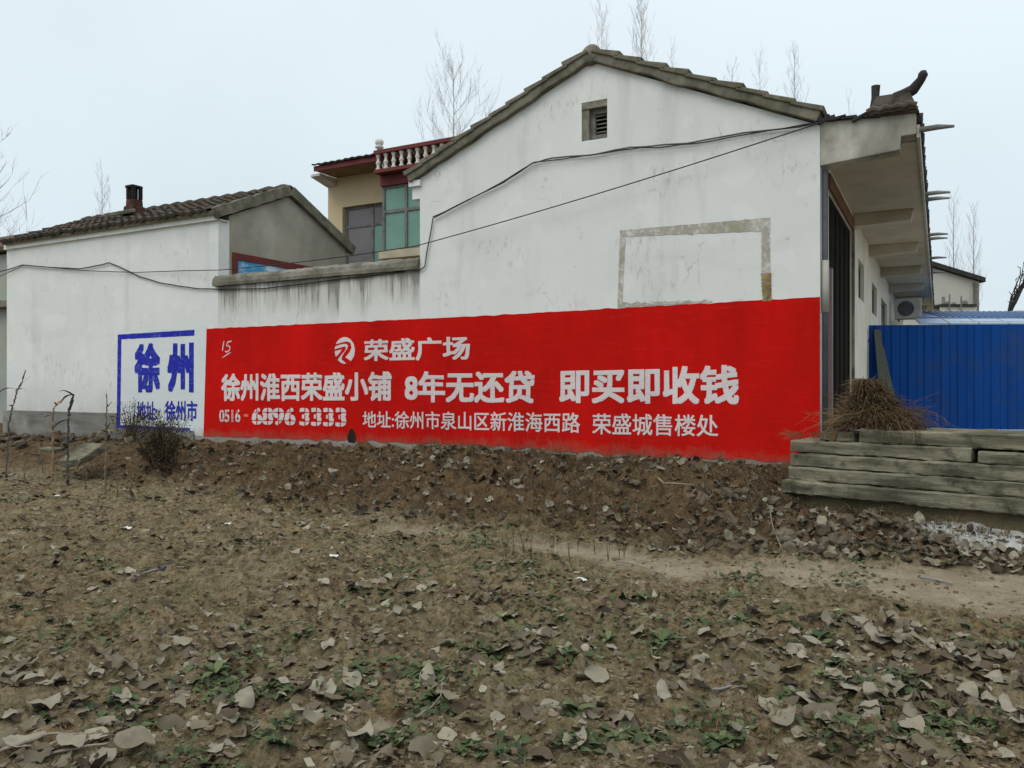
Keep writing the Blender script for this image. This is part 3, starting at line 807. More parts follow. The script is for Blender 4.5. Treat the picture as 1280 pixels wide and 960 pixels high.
for ysg, ye in ((-1, YW - .12), (1, YB + .16)):
    lo = Vector((x0r, ye, ZE + .06 if ysg < 0 else ZE - .06)); hi = Vector((x0r, YR, zR + .08))
    v = hi - lo; vn = v.normalized(); n = Vector((0, -vn.z, vn.y)); n = n if n.z > 0 else -n
    tile_roof(b, lo + n * .065, (1, 0, 0), vn, x1r - x0r - .16, v.length, .3, .21, .05, .017, .022, 5)
m_tile2 = simple("mossy_dark_tile", (0.082, 0.070, 0.058), (0.040, 0.038, 0.032), 5.0, .95, .5, 30, c3=(0.10, 0.055, 0.04), s3=2.1)
b.build("roof_tiles", m_tile2, roof2)
b = MB(); xx = x0r
while xx < x1r - .36:
    zz = zR + .115 + rng.uniform(-.008, .012)
    b.tube([(xx, YR, zz + .012), (xx + .22, YR, zz + .028), (xx + .40, YR, zz)], [.098, .112, .092], 10); xx += .375
b.build("ridge_cap", m_tile2, roof2)
b = MB()
for ysg, ye in ((-1, YW - .10), (1, YB + .16)):
    lo = Vector((0, ye, ZE + .03 if ysg < 0 else ZE - .09)); hi = Vector((0, YR, zR + .05))
    v = (hi - lo); vn = v.normalized(); n = Vector((0, -vn.z, vn.y)); n = n if n.z > 0 else -n
    for i in range(14):
        p0 = lo + vn * (v.length * i / 14); p1 = lo + vn * (v.length * (i + 1) / 14)
        w = [.02 * noise.noise(Vector((i + q, ye, 3))) for q in (0, 1)]
        b.prism([p0 + n * (-.03 + w[0]) + Vector((XL + .0, 0, 0)), p1 + n * (-.03 + w[1]) + Vector((XL, 0, 0)), p1 + n * (.16 + w[1]) + Vector((XL, 0, 0)), p0 + n * (.16 + w[0]) + Vector((XL, 0, 0))], (.1, 0, 0))
b.build("verge", m_verge, roof2, bevel=.01)
# plinth, rubble footing
b = MB(); b.box((XLL - .1, YW - .03, .32), (wy(147, 540, YW).x, YW - .003, wy(60, 514, YW).z)); b.build("plinth", m_plinth, ot, bevel=.008)
b = MB(); b.box((wy(147, 540, YW).x + .01, YW - .022, .32), (wy(243, 540, YW).x, YW - .012, wy(200, 537, YW).z)); b.build("plinth", m_plinth, ot)
# mural with maroon frame on the cement gable
xm = XL + .004
y0m, y1m = wx(290, 313, XL).y, 12.55
zm = H + 2.33
fr = MB()
for q in ((y0m, y0m + .11, H + .6, zm), (y1m - .11, y1m, H + .6, zm), (y0m + .11, y1m - .11, zm - .12, zm), (y0m + .11, y1m - .11, H + .6, H + .72)):
    fr.box((xm, q[0], q[2]), (xm + .03, q[1], q[3]))
mu = fr.build("mural", m_maroon, ot)
b = MB(); b.box((xm, y0m + .112, H + .722), (xm + .012, y1m - .112, zm - .122)); b.build("sky_panel", m_mural, mu)
# chimney
cb = wd(168, 256, 16.15); 
ch = MB(); cx, cy = cb.x, cb.y
def ring(w, z, tx=0): return [(cx - w + tx, cy - w, z), (cx + w + tx, cy - w, z), (cx + w + tx, cy + w, z), (cx - w + tx, cy + w, z)]
def frust(mb, w0, z0, w1, z1, t0=0, t1=0):
    a = [mb.vert(p) for p in ring(w0, z0, t0)]; c = [mb.vert(p) for p in ring(w1, z1, t1)]
    mb.face(a[::-1]); mb.face(c)
    for k in range(4): mb.face([a[k], a[(k+1)%4], c[(k+1)%4], c[k]])
zb_ = cb.z
frust(ch, .19, zb_ - .45, .14, zb_ - .04); frust(ch, .118, zb_ - .04, .11, zb_ + .10)
chim = ch.build("chimney", m_brick, ot, bevel=.012)
b = MB()
for sx, sy in ((-1, -1), (1, -1), (1, 1), (-1, 1)):
    b.box((cx + sx * .08 - .032, cy + sy * .08 - .032, zb_ + .103), (cx + sx * .08 + .032, cy + sy * .08 + .032, zb_ + .34))
b.box((cx - .10, cy + .05, zb_ + .104), (cx - .03, cy + .105, zb_ + .33))
b.box((cx - .08, cy - .09, zb_ + .105), (cx - .01, cy + .045, zb_ + .33))
frust(b, .125, zb_ + .342, .115, zb_ + .39, -.015, -.015)
b.build("chimney_head", m_soot_shade, chim, bevel=.008)
b = MB(); b.obox((cx - .02, cy - .32, zb_ - .22), (.3, 0, 0), (0, .14, .05), (0, -.01, .03)); b.build("flashing", m_coping, chim, bevel=.01)

# ------------------------------------------------------------------ painted advertisement (red) and older blue sign
YA = YW - .007
def wall_pt(px, py, y=None): return wy(px, py, YW) if y is None else wy(px, py, y)
def quad_panel(mb, tops, bots, ys, n=90, jt=.01, jb=.015, seed=0):
    """tops / bots: lists of pixel points along the edges (left to right)"""
    T = [wy(p[0], p[1], YW) for p in tops]; B = [wy(p[0], p[1], YW) for p in bots]
    def samp(P, s):
        xs = [p.x for p in P]; X = xs[0] + (xs[-1] - xs[0]) * s
        return X, float(np.interp(X, xs, [p.z for p in P]))
    prev = None
    for i in range(n + 1):
        s = i / n
        xt, zt = samp(T, s); xb, zb = samp(B, s)
        zt += noise.noise(Vector((s * 60, seed, 1))) * jt; zb += noise.noise(Vector((s * 45, seed, 5))) * jb
        row = []
        for k in range(5):
            f = k / 4; row.append(mb.vert((xb + (xt - xb) * f + (noise.noise(Vector((f * 4, seed, 9))) * .01 if i in (0,) else 0), ys, zb + (zt - zb) * f)))
        if prev:
            for k in range(4): mb.face([prev[k], row[k], row[k+1], prev[k+1]])
        prev = row

ad = thing("painted_advertisement", (-6, YA, 1.3), "wide red painted advertisement with white lettering across the wall", "wall sign")
b = MB()
quad_panel(b, [(258.5, 411), (525, 398.5), (600, 395), (1025.2, 371)], [(254.5, 545.5), (420, 550.5), (600, 557.5), (778, 569), (980, 577.5), (1025.2, 580)], YW - .005, 160, .016, .04, 1)
b.build("red_ground", m_red, ad)

def glyphs(txt, offset=0.028):
    cu = bpy.data.curves.new("tmp_text", 'FONT')
    cu.body = txt; cu.size = 1.0; cu.fill_mode = 'FRONT'; cu.resolution_u = 3; cu.offset = offset
    o = bpy.data.objects.new("tmp_text", cu); C.objects.link(o)
    dg = bpy.context.evaluated_depsgraph_get(); dg.update()
    me = bpy.data.meshes.new_from_object(o.evaluated_get(dg))
    vs = [v.co.copy() for v in me.vertices]; fs = [tuple(p.vertices) for p in me.polygons]
    bpy.data.objects.remove(o); bpy.data.curves.remove(cu); bpy.data.meshes.remove(me)
    return vs, fs

def lettering(txt, tl, bl, tr, br, mat_, parent, ys, offset=.028, label=None, gap=False, name="lettering", skew=0):
    """fits the text into the wall quad whose photo corners are given"""
    vs, fs = glyphs(txt, 0.0)
    x0 = min(v.x for v in vs); x1 = max(v.x for v in vs); y0 = min(v.y for v in vs); y1 = max(v.y for v in vs)
    P = [wy(*p, YW) for p in (tl, bl, tr, br)]
    mb = MB()
    def mp(fx, fy, y):
        a = P[1].lerp(P[0], fy); c = P[3].lerp(P[2], fy); q = a.lerp(c, fx); return (q.x, y, q.z)
    # brush weight: the strokes are laid several times with a small shift, each coat a hair in front of the last
    nsh = 8 if offset > 0 else 1
    wx_, wy_ = x1 - x0 + 2 * offset, y1 - y0 + 2 * offset
    for k in range(nsh):
        sq = ((-1, -1), (1, 1), (-1, 1), (1, -1), (0, -1), (0, 1), (-1, 0), (1, 0))[k]
        dx, dy = (offset * .9 * sq[0], offset * .8 * sq[1]) if nsh > 1 else (0, 0)
        base_ = len(mb.v)
        for v in vs:
            nzx = noise.noise(Vector((v.x * 2.7, v.y * 2.7, 3.1))) * .013 + noise.noise(Vector((v.x * 9, v.y * 9, 5.1))) * .008
            nzy = noise.noise(Vector((v.x * 2.7, v.y * 2.7, 8.1))) * .013 + noise.noise(Vector((v.x * 9, v.y * 9, 1.1))) * .008
            mb.vert(mp((v.x + nzx + dx - x0 + offset) / wx_, (v.y + nzy + dy - y0 + offset) / wy_, ys - k * .00012))
        for f in fs: mb.face([i + base_ for i in f])
    if gap:      # stencil bridges of the spray template
        mb.cur = 1; nd = len(txt)
        for k in range(nd):
            c = (k + .5) / nd; w = .045 / nd
            for lo, hi in ((.0, .3), (.36, .62), (.72, 1.0)):
                mb.quad(mp(c - w, lo, ys - .0022), mp(c + w, lo, ys - .0022), mp(c + w, hi, ys - .0022), mp(c - w, hi, ys - .0022))
            for zc in (.26, .74):
                mb.quad(mp(c - .46 / nd, zc - .022, ys - .003), mp(c + .46 / nd, zc - .022, ys - .003), mp(c + .46 / nd, zc + .022, ys - .003), mp(c - .46 / nd, zc + .022, ys - .003))
    o = mb.build(name, [mat_, m_red] if gap else mat_, parent)
    if label: o["label"] = label
    return o
YT = YW - .009
lettering("荣盛广场", (455, 424.5), (455, 452), (588, 419.5), (588, 450), m_letter, ad, YT, .03)
lettering("徐州淮西荣盛小铺", (277, 467), (277, 501.5), (490, 464), (490, 501.5), m_letter, ad, YT, .036)
lettering("8年无还贷", (506, 464), (506, 503), (669, 463), (669, 504.5), m_letter, ad, YT, .036)
lettering("即买即收钱", (699, 461), (699, 504), (924, 455.5), (924, 506), m_letter, ad, YT, .036)
lettering("0516", (274.5, 512), (274.5, 527.5), (301, 511.5), (301, 528), m_letter, ad, YT, .03, gap=True)
lettering("-", (305, 517.6), (305, 520.6), (310.5, 517.6), (310.5, 520.8), m_orange, ad, YT, .0, "orange dash between the phone numbers")
lettering("6896", (315, 509.5), (315, 531), (370, 509.5), (370, 532), m_letter, ad, YT, .04, gap=True)
lettering("3333", (374.5, 509.5), (374.5, 532), (433.5, 509.5), (433.5, 534), m_letter, ad, YT, .04, gap=True)
lettering("地址:徐州市泉山区新淮海西路", (453.7, 513.5), (453.7, 534.5), (725.5, 515.5), (725.5, 541.5), m_letter, ad, YT, .014)
lettering("荣盛城售楼处", (740.6, 516.5), (740.6, 543), (898, 518.5), (898, 546), m_letter, ad, YT, .014)
# hand-brushed number
def ribbon(mb, pts, w, ys, conv):
    P = [Vector(conv(*p)) for p in pts]; A = []; B = []
    for i, p in enumerate(P):
        d = P[min(i+1, len(P)-1)] - P[max(i-1, 0)]; d.y = 0; d.normalize(); nn = Vector((-d.z, 0, d.x))
        ww = w[i] if hasattr(w, '__len__') else w
        q = p + nn * ww; r = p - nn * ww
        A.append(mb.vert((q.x, ys, q.z))); B.append(mb.vert((r.x, ys, r.z)))
    for i in range(len(P) - 1): mb.face([A[i], A[i+1], B[i+1], B[i]])
cvp = lambda x, y: wy(x, y, YW)
b = MB()
ribbon(b, [(280.5, 426.5), (279.6, 431), (278.6, 438.5)], .011, YT, cvp)
ribbon(b, [(289.8, 426.6), (285.2, 427.6)], .011, YT, cvp)
ribbon(b, [(285.2, 427.0), (283.6, 432.6), (286.2, 432.0), (288.0, 434.2), (287.4, 437.6), (284.6, 440), (281.8, 439.2)], .011, YT - .0008, cvp)
ribbon(b, [(278.4, 447.2), (283.5, 443.8), (289, 440.4)], [.004, .010, .005], YT, cvp)
b.build("brushed_number", m_letter, ad)
# round emblem with running red strokes
ec = (431.4, 438); ew, eh = 12.6, 16.6
em = MB(); n = 40
pts = [wy(ec[0] + ew * math.cos(2 * math.pi * k / n), ec[1] - eh * math.sin(2 * math.pi * k / n), YW) for k in range(n)]
em.poly([(p.x, YT, p.z) for p in pts])
emo = em.build("emblem", m_letter, ad)
b = MB()
ev = lambda x, y: wy(400 + x / 16, 410 + y / 16, YW)
ribbon(b, [(290, 352), (370, 328), (470, 300), (545, 292), (592, 325), (600, 385), (575, 450), (520, 520), (460, 600)], [.02, .013, .014, .02, .032, .037, .036, .032, .026], YT - .0016, ev)
ribbon(b, [(450, 590), (520, 640), (585, 690), (640, 720)], [.030, .036, .040, .04], YT - .0021, ev)
ribbon(b, [(285, 450), (380, 420), (470, 400), (505, 395)], [.012, .014, .018, .02], YT - .0026, ev)
ribbon(b, [(520, 378), (490, 425), (440, 490), (390, 550), (340, 610)], [.008, .028, .022, .022, .03], YT - .0031, ev)
b.build("emblem_stroke", m_red, emo)
# over-spray drip and drain hole
b = MB(); pts = [(797, 569), (806, 568.5), (807, 573), (801, 577), (795, 574)]
b.poly([(wy(*p, YW).x, YW - .0042, wy(*p, YW).z) for p in pts]); b.build("paint_drip", m_red, ad)
dh = thing("drain_outlet", tuple(wy(440, 543, YW)), "small black drain hole at the foot of the red painted wall", "drain outlet")
b = MB()
p = wy(440, 546, YW)
pts = [(p.x + .085 * math.cos(a) * (1 if math.sin(a) < .3 else .8), YW - .013, p.z + .13 * math.sin(a)) for a in [2 * math.pi * k / 16 for k in range(16)]]
b.prism(pts, (0, .0055, 0)); b.build("opening", m_soot_shade, dh)  # flat black disc paints the darkness inside the hole
b = MB(); b.prism([(p.x - .12, YW - .03, p.z - .16), (p.x + .1, YW - .03, p.z - .16), (p.x + .09, YW - .03, p.z - .10), (p.x - .10, YW - .03, p.z - .09)], (0, .026, 0)); b.build("lip", m_conc, dh, bevel=.005)

bs = thing("painted_blue_sign", tuple(wy(195, 480, YW)), "older blue and white painted sign half covered by the red one", "wall sign")
b = MB()
quad_panel(b, [(146.5, 416), (200, 411), (258.6, 407)], [(143.5, 541), (200, 541.5), (254.6, 545.5)], YW - .003, 50, .008, .02, 3)
b.build("white_ground", m_signwhite, bs)
YB_ = YW - .0055
b = MB()
P = lambda *a: wy(a[0], a[1], YW)
def band(mb, a, bq, c, d, ys, seed, n=24, j=.008):
    """a-b top edge, d-c bottom edge in pixels"""
    prev = None
    for i in range(n + 1):
        s = i / n
        t_ = P(*a).lerp(P(*bq), s); u_ = P(*d).lerp(P(*c), s)
        dz = noise.noise(Vector((s * 17, seed, 1))) * j; dx = noise.noise(Vector((s * 17, seed, 4))) * j
        cur = (mb.vert((t_.x + dx, ys, t_.z + dz)), mb.vert((u_.x - dx, ys, u_.z - dz)))
        if prev: mb.face([prev[0], cur[0], cur[1], prev[1]])
        prev = cur
band(b, (147.5, 418.2), (243.4, 412.2), (243.2, 419.6), (147.5, 424.4), YB_, 1)
band(b, (147.5, 423.6), (146, 535), (150.6, 535), (152, 424), YB_ - .0006, 2)
band(b, (146, 531), (238, 535), (238, 540), (146, 537), YB_ - .0012, 3)
b.build("blue_border", m_bluep, bs)
lettering("徐", (168, 428.5), (168, 491), (200.8, 428), (200.8, 492), m_bluep, bs, YB_ - .0008, .05)
lettering("州", (209, 428), (209, 491), (242.6, 427.5), (242.6, 492), m_bluep, bs, YB_ - .0008, .05)
lettering("地址:", (171, 501.5), (171, 525), (197, 501.5), (197, 525.5), m_bluep, bs, YB_ - .0008, .03)
lettering("徐州市", (206.5, 500.5), (206.5, 526.5), (247, 500.5), (247, 527), m_bluep, bs, YB_ - .0008, .03)

# ------------------------------------------------------------------ cream two-storey house behind
yh = thing("cream_house", (-9.5, 18, ZG), "cream two storey house with maroon bands and white balustrade behind the courtyard wall", "house")
Y1, Y2 = 15.0, 14.35
wl = wy(410, 230, Y1); wt_ = wy(460, 222, Y1).z
n0 = wy(428, 327, Y1); n1 = wy(480, 252, Y1)
b0 = wy(478, 315, Y2); b1 = wy(478, 234, Y2)
xr = -4.6
hole = (n0.x, n1.x, H + 2.45, n1.z)
b = MB(); wall_panel(b, lambda a, d, z: Vector((a, Y1 + d, z)), wl.x, xr, .3, lambda a: wt_ + .3, [hole], .24); b.build("wall", m_cream, yh)
b = MB(); b.box((wl.x, Y1 + .242, .3), (wl.x + .24, 23, wt_ + .3)); b.build("wall", m_cream, yh)
b = MB(); b.box((xr - .24, Y1 + .242, .3), (xr, 23, wt_ + .3)); b.build("wall", m_cream, yh)
b = MB(); b.box((wl.x + .25, 22.7, .3), (xr - .25, 22.95, wt_ + .3)); b.build("wall", m_cream, yh)
# tiled brown eave over the left part
e0 = wy(394, 214, Y1 - .75); xe1 = wy(470, 200, Y1 - .75).x + .5
b = MB(); b.prism([(e0.x, Y1 - .75, e0.z), (e0.x, Y1 - .75, e0.z + .1), (e0.x, 19, e0.z + .95), (e0.x, 23.6, e0.z + .1), (e0.x, 23.6, e0.z), (e0.x, Y1 + .3, e0.z + .01)], (xr + .3 - e0.x, 0, 0))
yr = b.build("roof", m_browneave, yh)
b = MB(); b.box((e0.x - .02, Y1 - .78, e0.z - .01), (xe1, Y1 - .752, e0.z + .11)); b.build("fascia", m_maroon, yr)
b = MB(); tile_roof(b, (e0.x - .03, Y1 - .8, e0.z + .12), (1, 0, 0), (0, 4.8, .88), xe1 - e0.x + .03, 1.6, .32, .2, .03, .010); b.build("roof_tiles", m_dark, yr)
b = MB(); b.prism([(wl.x - .02, Y1 - .3, e0.z - .004), (wl.x - .02, Y1 - .6, e0.z - .004), (wl.x - .02, Y1 - .6, e0.z - .07), (wl.x - .02, Y1 - .003, e0.z - .2), (wl.x - .02, Y1 - .003, e0.z - .004)], (.3, 0, 0)); b.build("bracket", m_baluster, yr, bevel=.01)
# recessed grey window
fr = MB(); A, B, Z0, Z1 = hole; yq = Y1 + .1
xm_ = wy(462.5, 300, Y1).x; zm_ = wy(450, 281, Y1).z
for q in ((A + .003, A + .07, Z0, Z1 - .003), (B - .06, B - .003, Z0, Z1 - .003), (xm_ - .03, xm_ + .03, Z0, Z1 - .06), (A + .07, xm_ - .03, zm_ - .03, zm_ + .03), (xm_ + .03, B - .06, zm_ - .03, zm_ + .03), (A + .07, xm_ - .03, Z1 - .06, Z1 - .003), (xm_ + .03, B - .06, Z1 - .06, Z1 - .003)):
    fr.box((q[0], yq, q[2]), (q[1], yq + .07, q[3]))
wn = fr.build("window", m_frame, yh)
b = MB(); b.box((A + .071, yq + .025, Z0), (xm_ - .031, yq + .035, Z1 - .061)); b.box((xm_ + .031, yq + .025, zm_ + .031), (B - .061, yq + .035, Z1 - .061)); b.build("pane", m_greyglass, wn)
b = MB(); b.box((xm_ + .031, yq + .025, Z0), (B - .061, yq + .035, zm_ - .031)); b.build("pane", m_greenglass, wn)
# green glazed bay with sill slab
zb_, zt_b = b0.z, b1.z
xb0 = b0.x; xb1 = xr - .3
sl = MB(); sl.box((wy(473, 320, Y2 - .12).x, Y2 - .12, zb_ - .18), (xb1 + .1, Y1 - .003, zb_ - .003)); 
bay = sl.build("bay_sill", m_creamslab, yh, bevel=.01)
fr = MB(); xs_ = [xb0]; 
step_ = wy(506, 260, Y2).x - xb0
while xs_[-1] + step_ < xb1: xs_.append(xs_[-1] + step_)
zt1 = wy(500, 262.5, Y2).z
for x in xs_: fr.box((x, Y2, zb_), (x + .06, Y2 + .08, zt_b))
for i in range(len(xs_) - 1):
    for q in ((zb_, zb_ + .05), (zt1 - .035, zt1 + .035), (zt_b - .05, zt_b)): fr.box((xs_[i] + .06, Y2 + .005, q[0]), (xs_[i+1], Y2 + .075, q[1]))
fr.box((xb0, Y2 + .08, zb_), (xb0 + .06, Y1 - .003, zt_b))
bw = fr.build("bay_window", m_frame, yh)
b = MB(); b.box((xs_[0] + .062, Y2 + .035, zb_ + .01), (xs_[-1], Y2 + .045, zt_b - .01)); b.build("pane", m_greenglass, bw)
# maroon stepped cornice
b = MB(); b.box((wy(475, 230, Y2 - .06).x, Y2 - .06, zt_b + .003), (xb1 + .2, Y1 - .003, zt_b + .24)); b.build("maroon_band", m_maroon, yh, bevel=.008)
zc0 = zt_b + .243; zc1 = wy(470, 212, Y2 - .3).z
b = MB(); b.box((wy(467, 215, Y2 - .3).x, Y2 - .3, zc0), (xb1 + .3, Y1 + 3.0, zc1)); b.build("maroon_band", m_maroon, yh, bevel=.008)
# balustrade
bx0 = wy(469.5, 205, Y2 - .26).x; ybf = Y2 - .2
zt2 = wy(470, 189.5, Y2 - .2).z
rail = MB(); rail.box((bx0 - .04, ybf - .09, zt2 - .085), (xb1 + .2, ybf + .07, zt2)); rail.box((bx0 - .04, ybf + .07, zt2 - .085), (bx0 + .1, ybf + 2.6, zt2))
bal = rail.build("balustrade", m_maroon, yh, bevel=.006)
hb = zt2 - .088 - zc1
bp = [(.055, .002), (.055, .05), (.03, .07), (.045, .14), (.062, .24 * hb / .5), (.035, .62 * hb), (.03, .78 * hb), (.05, .88 * hb), (.058, .92 * hb), (.058, hb)]
k = 0; x = bx0 + .03
while x < xb1 - .1:
    b = MB(); b.lathe((x, ybf, zc1 + .002), bp, 10); b.build("baluster", m_baluster, bal, smooth=True); x += .215
for k in range(1, 9):
    b = MB(); b.lathe((bx0 + .03, ybf + k * .215, zc1 + .002), bp, 10); b.build("baluster", m_baluster, bal, smooth=True)
b = MB(); b.lathe((bx0 + .06, ybf, zt2 + .002), [(.04, 0), (.06, .05), (.10, .07), (.10, .09), (.05, .1), (.085, .14), (.1, .19), (.085, .24), (.03, .275)], 12); b.build("finial", m_baluster, bal, smooth=True)

# ------------------------------------------------------------------ small building at the far left edge
lh = thing("neighbour_shed", (-20.6, 12.2, ZG), "greenish grey shed at the left edge of the picture with dark tiled roof", "shed")
b = MB(); b.box((-24, 11.0, .3), (-18.6, 14.4, wy(4, 318, 11.0).z)); b.build("wall", m_fargreen, lh)
zz = wy(4, 316, 11.0).z
b = MB(); b.prism([(-24.2, 10.8, zz), (-24.2, 10.8, zz + .1), (-24.2, 12.7, zz + .95), (-24.2, 14.6, zz + .1), (-24.2, 14.6, zz)], (5.75, 0, 0)); b.build("roof", m_tile, lh)
b = MB(); b.box((-24, 10.75, wy(3, 380, 10.9).z - .1), (-18.58, 10.99, wy(3, 380, 10.9).z + .06)); b.build("ledge", m_coping, lh, bevel=.01)

# ------------------------------------------------------------------ right side: fence, shed, far house, air conditioner
fA = Vector((XC + .02, 16.45, 0)); fB = wd(1290, 405, 14.75); fB.z = 0
fd = (fB - fA); fl = fd.length; fdn = fd.normalized(); fn = Vector((-fdn.y, fdn.x, 0))
fence = thing("blue_fence", (fA.x + fd.x / 2, fA.y + fd.y / 2, .6), "tall blue corrugated steel site fence beside the porch", "fence")
zft = H + 1.12; zfb = H - .87
b = MB(); s = 0; L_ = fl + 4.5; pts = []
pat = [(.0, 0), (.10, 0), (.12, .022), (.15, .022), (.17, 0), (.27, 0), (.285, .012), (.30, 0)]
off = 0
prevs = None
while off < L_:
    for ds, h in pat[:-1]:
        q = fA + fdn * (off + ds) - fn * h
        cur = (b.vert((q.x, q.y, zfb)), b.vert((q.x, q.y, zft + (0.0 if off < 3.6 else -.03))))
        if prevs: b.face([prevs[0], cur[0], cur[1], prevs[1]])
        prevs = cur
    off += .30
b.build("sheet_panel", m_bluefence, fence)
b = MB()
for off in np.arange(.05, L_, 2.2):
    q = fA + fdn * off + fn * .06; b.tube([(q.x, q.y, zfb - .2), (q.x, q.y, zft - .05)], .03, 8)
for z in (zfb + .3, zft - .3):
    q0 = fA + fn * .03; q1 = fA + fdn * L_ + fn * .03; b.tube([(q0.x, q0.y, z), (q1.x, q1.y, z)], .02, 6)
b.build("support_frame", m_pipe, fence)
q0 = fA - fn * .05; q1 = fA + fdn * L_ - fn * .05
b = MB(); b.obox(((q0.x + q1.x) / 2, (q0.y + q1.y) / 2, zfb - .03), (fd.x / fl * L_ / 2, fd.y / fl * L_ / 2, 0), fn * .1, (0, 0, .05)); b.build("base_kerb", m_paleroof, fence)

# planks leaning on the fence end
for k, (dx, lean, wdt, lb) in enumerate(((.12, .02, .06, "broad grey plank leaning upright against the end of the blue fence"), (.36, -.16, .05, "thin grey batten leaning askew against the end of the blue fence"))):
    q = fA + fdn * dx - fn * .55; top = fA + fdn * (dx + lean) - fn * .04
    zt2_ = H + (1.03 if k == 0 else .72)
    b = MB(); a = Vector((q.x, q.y, ZG + .03)); e = Vector((top.x, top.y, zt2_))
    ax = fdn * wdt; d = (e - a); nn = d.cross(ax).normalized() * .018
    b.obox((a + e) / 2, ax, nn, d / 2)
    o = b.build("plank", m_plank, None, bevel=.004); tag(o, lb, "plank", "planks leaning on the fence end")

sh = thing("blue_roofed_shed", tuple(wd(1300, 480, 22)), "low shed with faded blue sheet roof behind the blue fence", "shed")
r_ = Vector((CT, ST, 0)); f_ = Vector((-ST, CT, 0))
def cf(right, fwd, z): p = r_ * right + f_ * fwd; return Vector((p.x, p.y, z))
xa, xb = (1150 - 640) / F * 19, 20.0
xa2 = (1226 - 640) / F * 19 
b = MB(); b.prism([cf(xa + 1.2, 19.4, .4), cf(xb - .3, 19.4, .4), cf(xb - .3, 24, .4), cf(xa + 3.2, 24, .4)], (0, 0, H + 1.15)); b.build("wall", m_farwall, sh)
z0_, z1_ = H + (480 - 405.5) / F * 19, H + (480 - 399.5) / F * 21.0
z2_ = H + (480 - 391.8) / F * 25
b = MB()
for i in range(14):
    l = xa + (xb - xa) * i / 14; r = xa + (xb - xa) * (i + 1) / 14 - .03
    b.prism([cf(l, 19, z0_), cf(r, 19, z0_), cf(r + .9, 21, z1_), cf(l + .9, 21, z1_)], (0, 0, .03))
b.build("roof_panel", m_paleroof, sh)
b = MB(); b.prism([cf(xa + 1.0, 21.02, z1_ + .02), cf(xb, 21.02, z1_ + .02), cf(xb, 25, z2_), cf(xa + 3.1, 25, z2_)], (0, 0, .05))
for i in range(40):
    l = xa + 3.2 + (xb - xa - 3.3) * i / 40
    b.prism([cf(l - 1.6, 21.03, z1_ + .072), cf(l - 1.55, 21.03, z1_ + .072), cf(l + .05, 25, z2_ + .052), cf(l, 25, z2_ + .052)], (0, 0, .03))
b.build("roof", m_blueroof, sh)
b = MB(); q = wd(1272, 392, 24.6); b.lathe((q.x, q.y, q.z - .08), [(.35, 0), (.42, .06), (.3, .14), (.1, .17)], 10); b.build("roof_vent", m_plinth, sh)

fh = thing("distant_house", tuple(wd(1185, 480, 46)), "small pale two storey house far behind the blue roofed shed", "house")
D = 46
def pf(px, py, d=D): return wd(px, py, d)
gl, gr = pf(1160, 480), pf(1223, 480)
ed = (gr - gl); en = Vector((-ed.y, ed.x, 0)).normalized()
zt0, zt1_ = pf(1160, 333).z, pf(1223, 352).z
b = MB(); A_ = Vector((gl.x, gl.y, 0)); B_ = Vector((gr.x, gr.y, 0))
b.prism([A_ + Vector((0, 0, .3)), B_ + Vector((0, 0, .3)), B_ + Vector((0, 0, zt1_)), A_ + Vector((0, 0, zt0))], en * 8); b.build("wall", m_farwall, fh)
b = MB(); ov = ed.normalized() * .25
b.prism([A_ - en * .3 + Vector((0, 0, zt0 + .02)), B_ + ov - en * .3 + Vector((0, 0, zt1_ + .02 - .08)), B_ + ov - en * .3 + Vector((0, 0, zt1_ + .2)), A_ - en * .3 + Vector((0, 0, zt0 + .3))], en * 8.6)
b.build("roof", m_dark, fh)
b = MB(); zz0, zz1 = pf(1180, 383).z, pf(1180, 380).z
b.prism([pf(1176, 383, D - .9), pf(1221, 383, D - .9), pf(1221, 380, D - .9), pf(1176, 380, D - .9)], en * .88); bc_ = b.build("balcony", m_dark, fh)
b = MB(); b.prism([pf(1176, 397, D - .8), pf(1221, 397, D - .8), pf(1221, 383.4, D - .8), pf(1176, 383.4, D - .8)], en * .12); b.build("parapet", m_farwall, bc_)
b = MB()
for px, t, w in ((1179, 371, .1), (1183, 377, .14), (1192, 378, .12), (1206, 376, .16)):
    p0 = pf(px, 380, D - .6); p1 = pf(px, t, D - .6); b.tube([p0, p1], [w, w * .8], 7)
for px, t in ((1187, 368), (1201.5, 370)):
    b.tube([pf(px, 395, D - .92), pf(px, t, D - .92)], .045, 6)
b.build("balcony_post", m_plinth, bc_)
b = MB(); b.prism([pf(1221, 398, D - .4), pf(1224, 398, D - .4), pf(1224, 352, D - .4), pf(1221, 352, D - .4)], en * .35); b.build("corner_pier", m_plinth, fh)

q = wx(1112, 392, XC).y
ac = thing("air_conditioner", (XC + .35, 24.4, H + 1.75), "white air conditioner unit hung on the house wall below the porch eave", "air conditioner")
zA, zB = H + 1.78, H + 2.35; Ya = 24.1
b = MB(); b.box((XC + .12, Ya, zA), (XC + .78, Ya + .34, zB)); b.build("casing", m_white_pl, ac, bevel=.02)
b = MB(); b.lathe((0, 0, 0), [(.205, 0), (.205, .012), (.17, .016), (.05, .018)], 20)
b.v = [(XC + .40 + v[0], Ya - .002 - v[2], (zA + zB) / 2 + v[1]) for v in b.v]; b.build("fan_grille", m_pipe, ac)
b = MB()
for x in (XC + .2, XC + .7): b.box((x, Ya + .02, zA - .05), (x + .03, Ya + .3, zA - .003)); 
b.box((XC + .003, Ya + .1, zA - .052), (XC + .73, Ya + .14, zA - .012 - .04 + .0)); b.build("bracket", m_pipe, ac)

